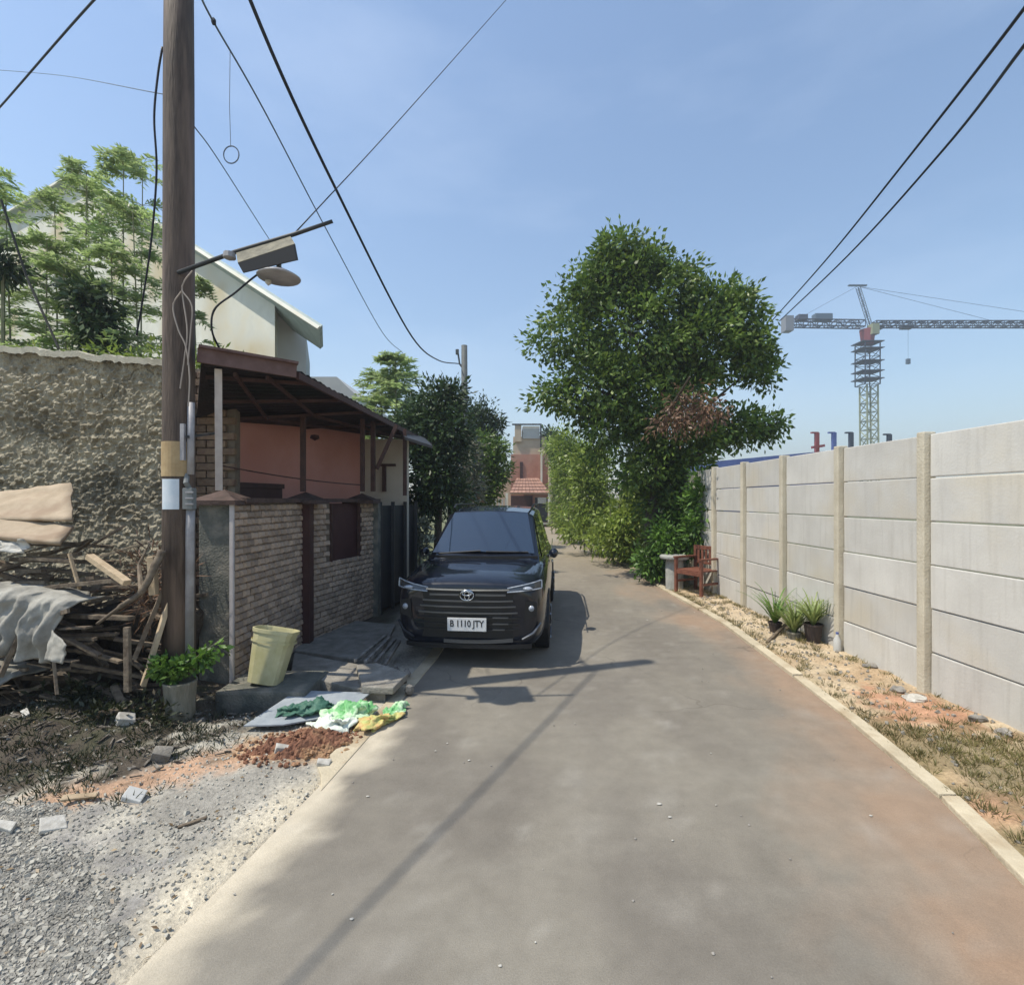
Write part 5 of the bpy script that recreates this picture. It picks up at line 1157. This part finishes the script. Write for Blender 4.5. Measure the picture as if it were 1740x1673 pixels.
def strap(name, c, lbl, n, L, pot, potmat, mat, hgt, grp='plants by the concrete wall'):
    t = thing(name, tuple(c), lbl, 'potted plant', grp); r_ = pot[0]
    MB().lathe(c, [(0, 0), (r_*.72, 0), (r_, pot[1]), (r_*1.06, pot[1]), (r_*1.06, pot[1]-.02), (r_*.9, pot[1]-.02), (0, pot[1]-.03)], 16).build('pot', potmat, t)
    for k in range(n):
        a = random.uniform(0, 6.28); e = random.uniform(.15, .75); d = Vector((math.cos(a)*e, math.sin(a)*e, 1)).normalized(); s_ = Vector((-math.sin(a), math.cos(a), 0)); l_ = L*random.uniform(.6, 1.15); p = Vector(c)+Vector((0, 0, pot[1]-.03)); wv = random.uniform(.010, .02); vs = []; K = 6; q = p.copy()
        for i in range(K+1):
            f = i/K; w_ = wv*math.sin(min(1, f*1.3+.25)*math.pi*.75)*(1-f*.8)+.001; vs += [q-s_*w_, q+s_*w_]; q = q+d*l_/K; d = (d+Vector((math.cos(a)*.14, math.sin(a)*.14, -.16*f*1.6))).normalized()
        MB().add(vs, [(2*i, 2*i+1, 2*i+3, 2*i+2) for i in range(K)]).build('leaf', mat, t, fix=False)
strap('potted_plant', Vector((3.50, 5.95, .03)), 'leafy green plant in a black pot by the concrete wall, nearer one', 70, .46, (.10, .24), m_pot, l_plant, 1)
strap('potted_plant', Vector((3.36, 6.10, .02)), 'spreading strap leaved plant in a small grey pot, left of the black pot', 90, .50, (.075, .12), m_stump, l_plant, 1)
strap('potted_plant', Vector((3.34, 6.5, .02)), 'upright darker plant standing behind the spreading one by the wall', 55, .56, (.08, .14), m_pot, l_vine, 1)
bo = thing('plastic_bottle', (3.57, 5.62, .03), 'pale plastic bottle beside the black pot against the wall', 'bottle')
MB().lathe((3.57, 5.62, .03), [(0, 0), (.035, 0), (.038, .02), (.038, .14), (.015, .19), (.013, .21)], 14).build('bottle_body', m_palesh, bo, smooth=True); MB().lathe((3.57, 5.62, .235), [(.015, 0), (.015, .02), (0, .02)], 10).build('bottle_cap', m_blue, bo)
o = MB().beam(G(1303, 1092, .03), G(1338, 1058, .12), .03, .03).build('loose_stick', m_wood); tag(o, 'short stick propped on the verge left of the plants', 'stick')
def vstone(px, py, d, lb, mt=m_rub):
    p = G(px, py, .05); o = MB().blob((p.x, p.y, gz(p.x, p.y)+d[2]*.4), d, px, 9, 6, .6).build('verge_stone', mt); tag(o, lb, 'stone', 'stones along the wall foot')
vstone(1555, 1182, (.10, .07, .03), 'flat pale stone at the foot of the nearest wall post', m_white)
vstone(1525, 1168, (.06, .05, .035), 'dark stone left of the nearest wall post')
vstone(1660, 1225, (.07, .04, .03), 'dark clod at the wall foot right of the nearest post')
vstone(1705, 1248, (.06, .04, .03), 'dark clod at the wall foot close to the right edge')
vstone(1480, 1130, (.08, .04, .025), 'grey stone at the wall foot between the two nearest posts')
vstone(1300, 1030, (.09, .05, .03), 'grey stone at the wall foot behind the plants')
# ------------------------------------------------------------------ air
hz = MB().box((0, 200, 24.5), (820, 620, 52)).build('haze', m_white, autoorigin=False)
hm_ = bpy.data.materials.new('haze'); hm_.use_nodes = True; n = hm_.node_tree.nodes; n.remove(n['Principled BSDF']); v = n.new('ShaderNodeVolumePrincipled')
v.inputs['Density'].default_value = .0022; v.inputs['Color'].default_value = (.80, .87, .96, 1); v.inputs['Anisotropy'].default_value = .3
hm_.node_tree.links.new(v.outputs[0], n['Material Output'].inputs['Volume']); hz.data.materials[0] = hm_; hz['kind'] = 'stuff'; hz['label'] = 'thin pale haze in the air'
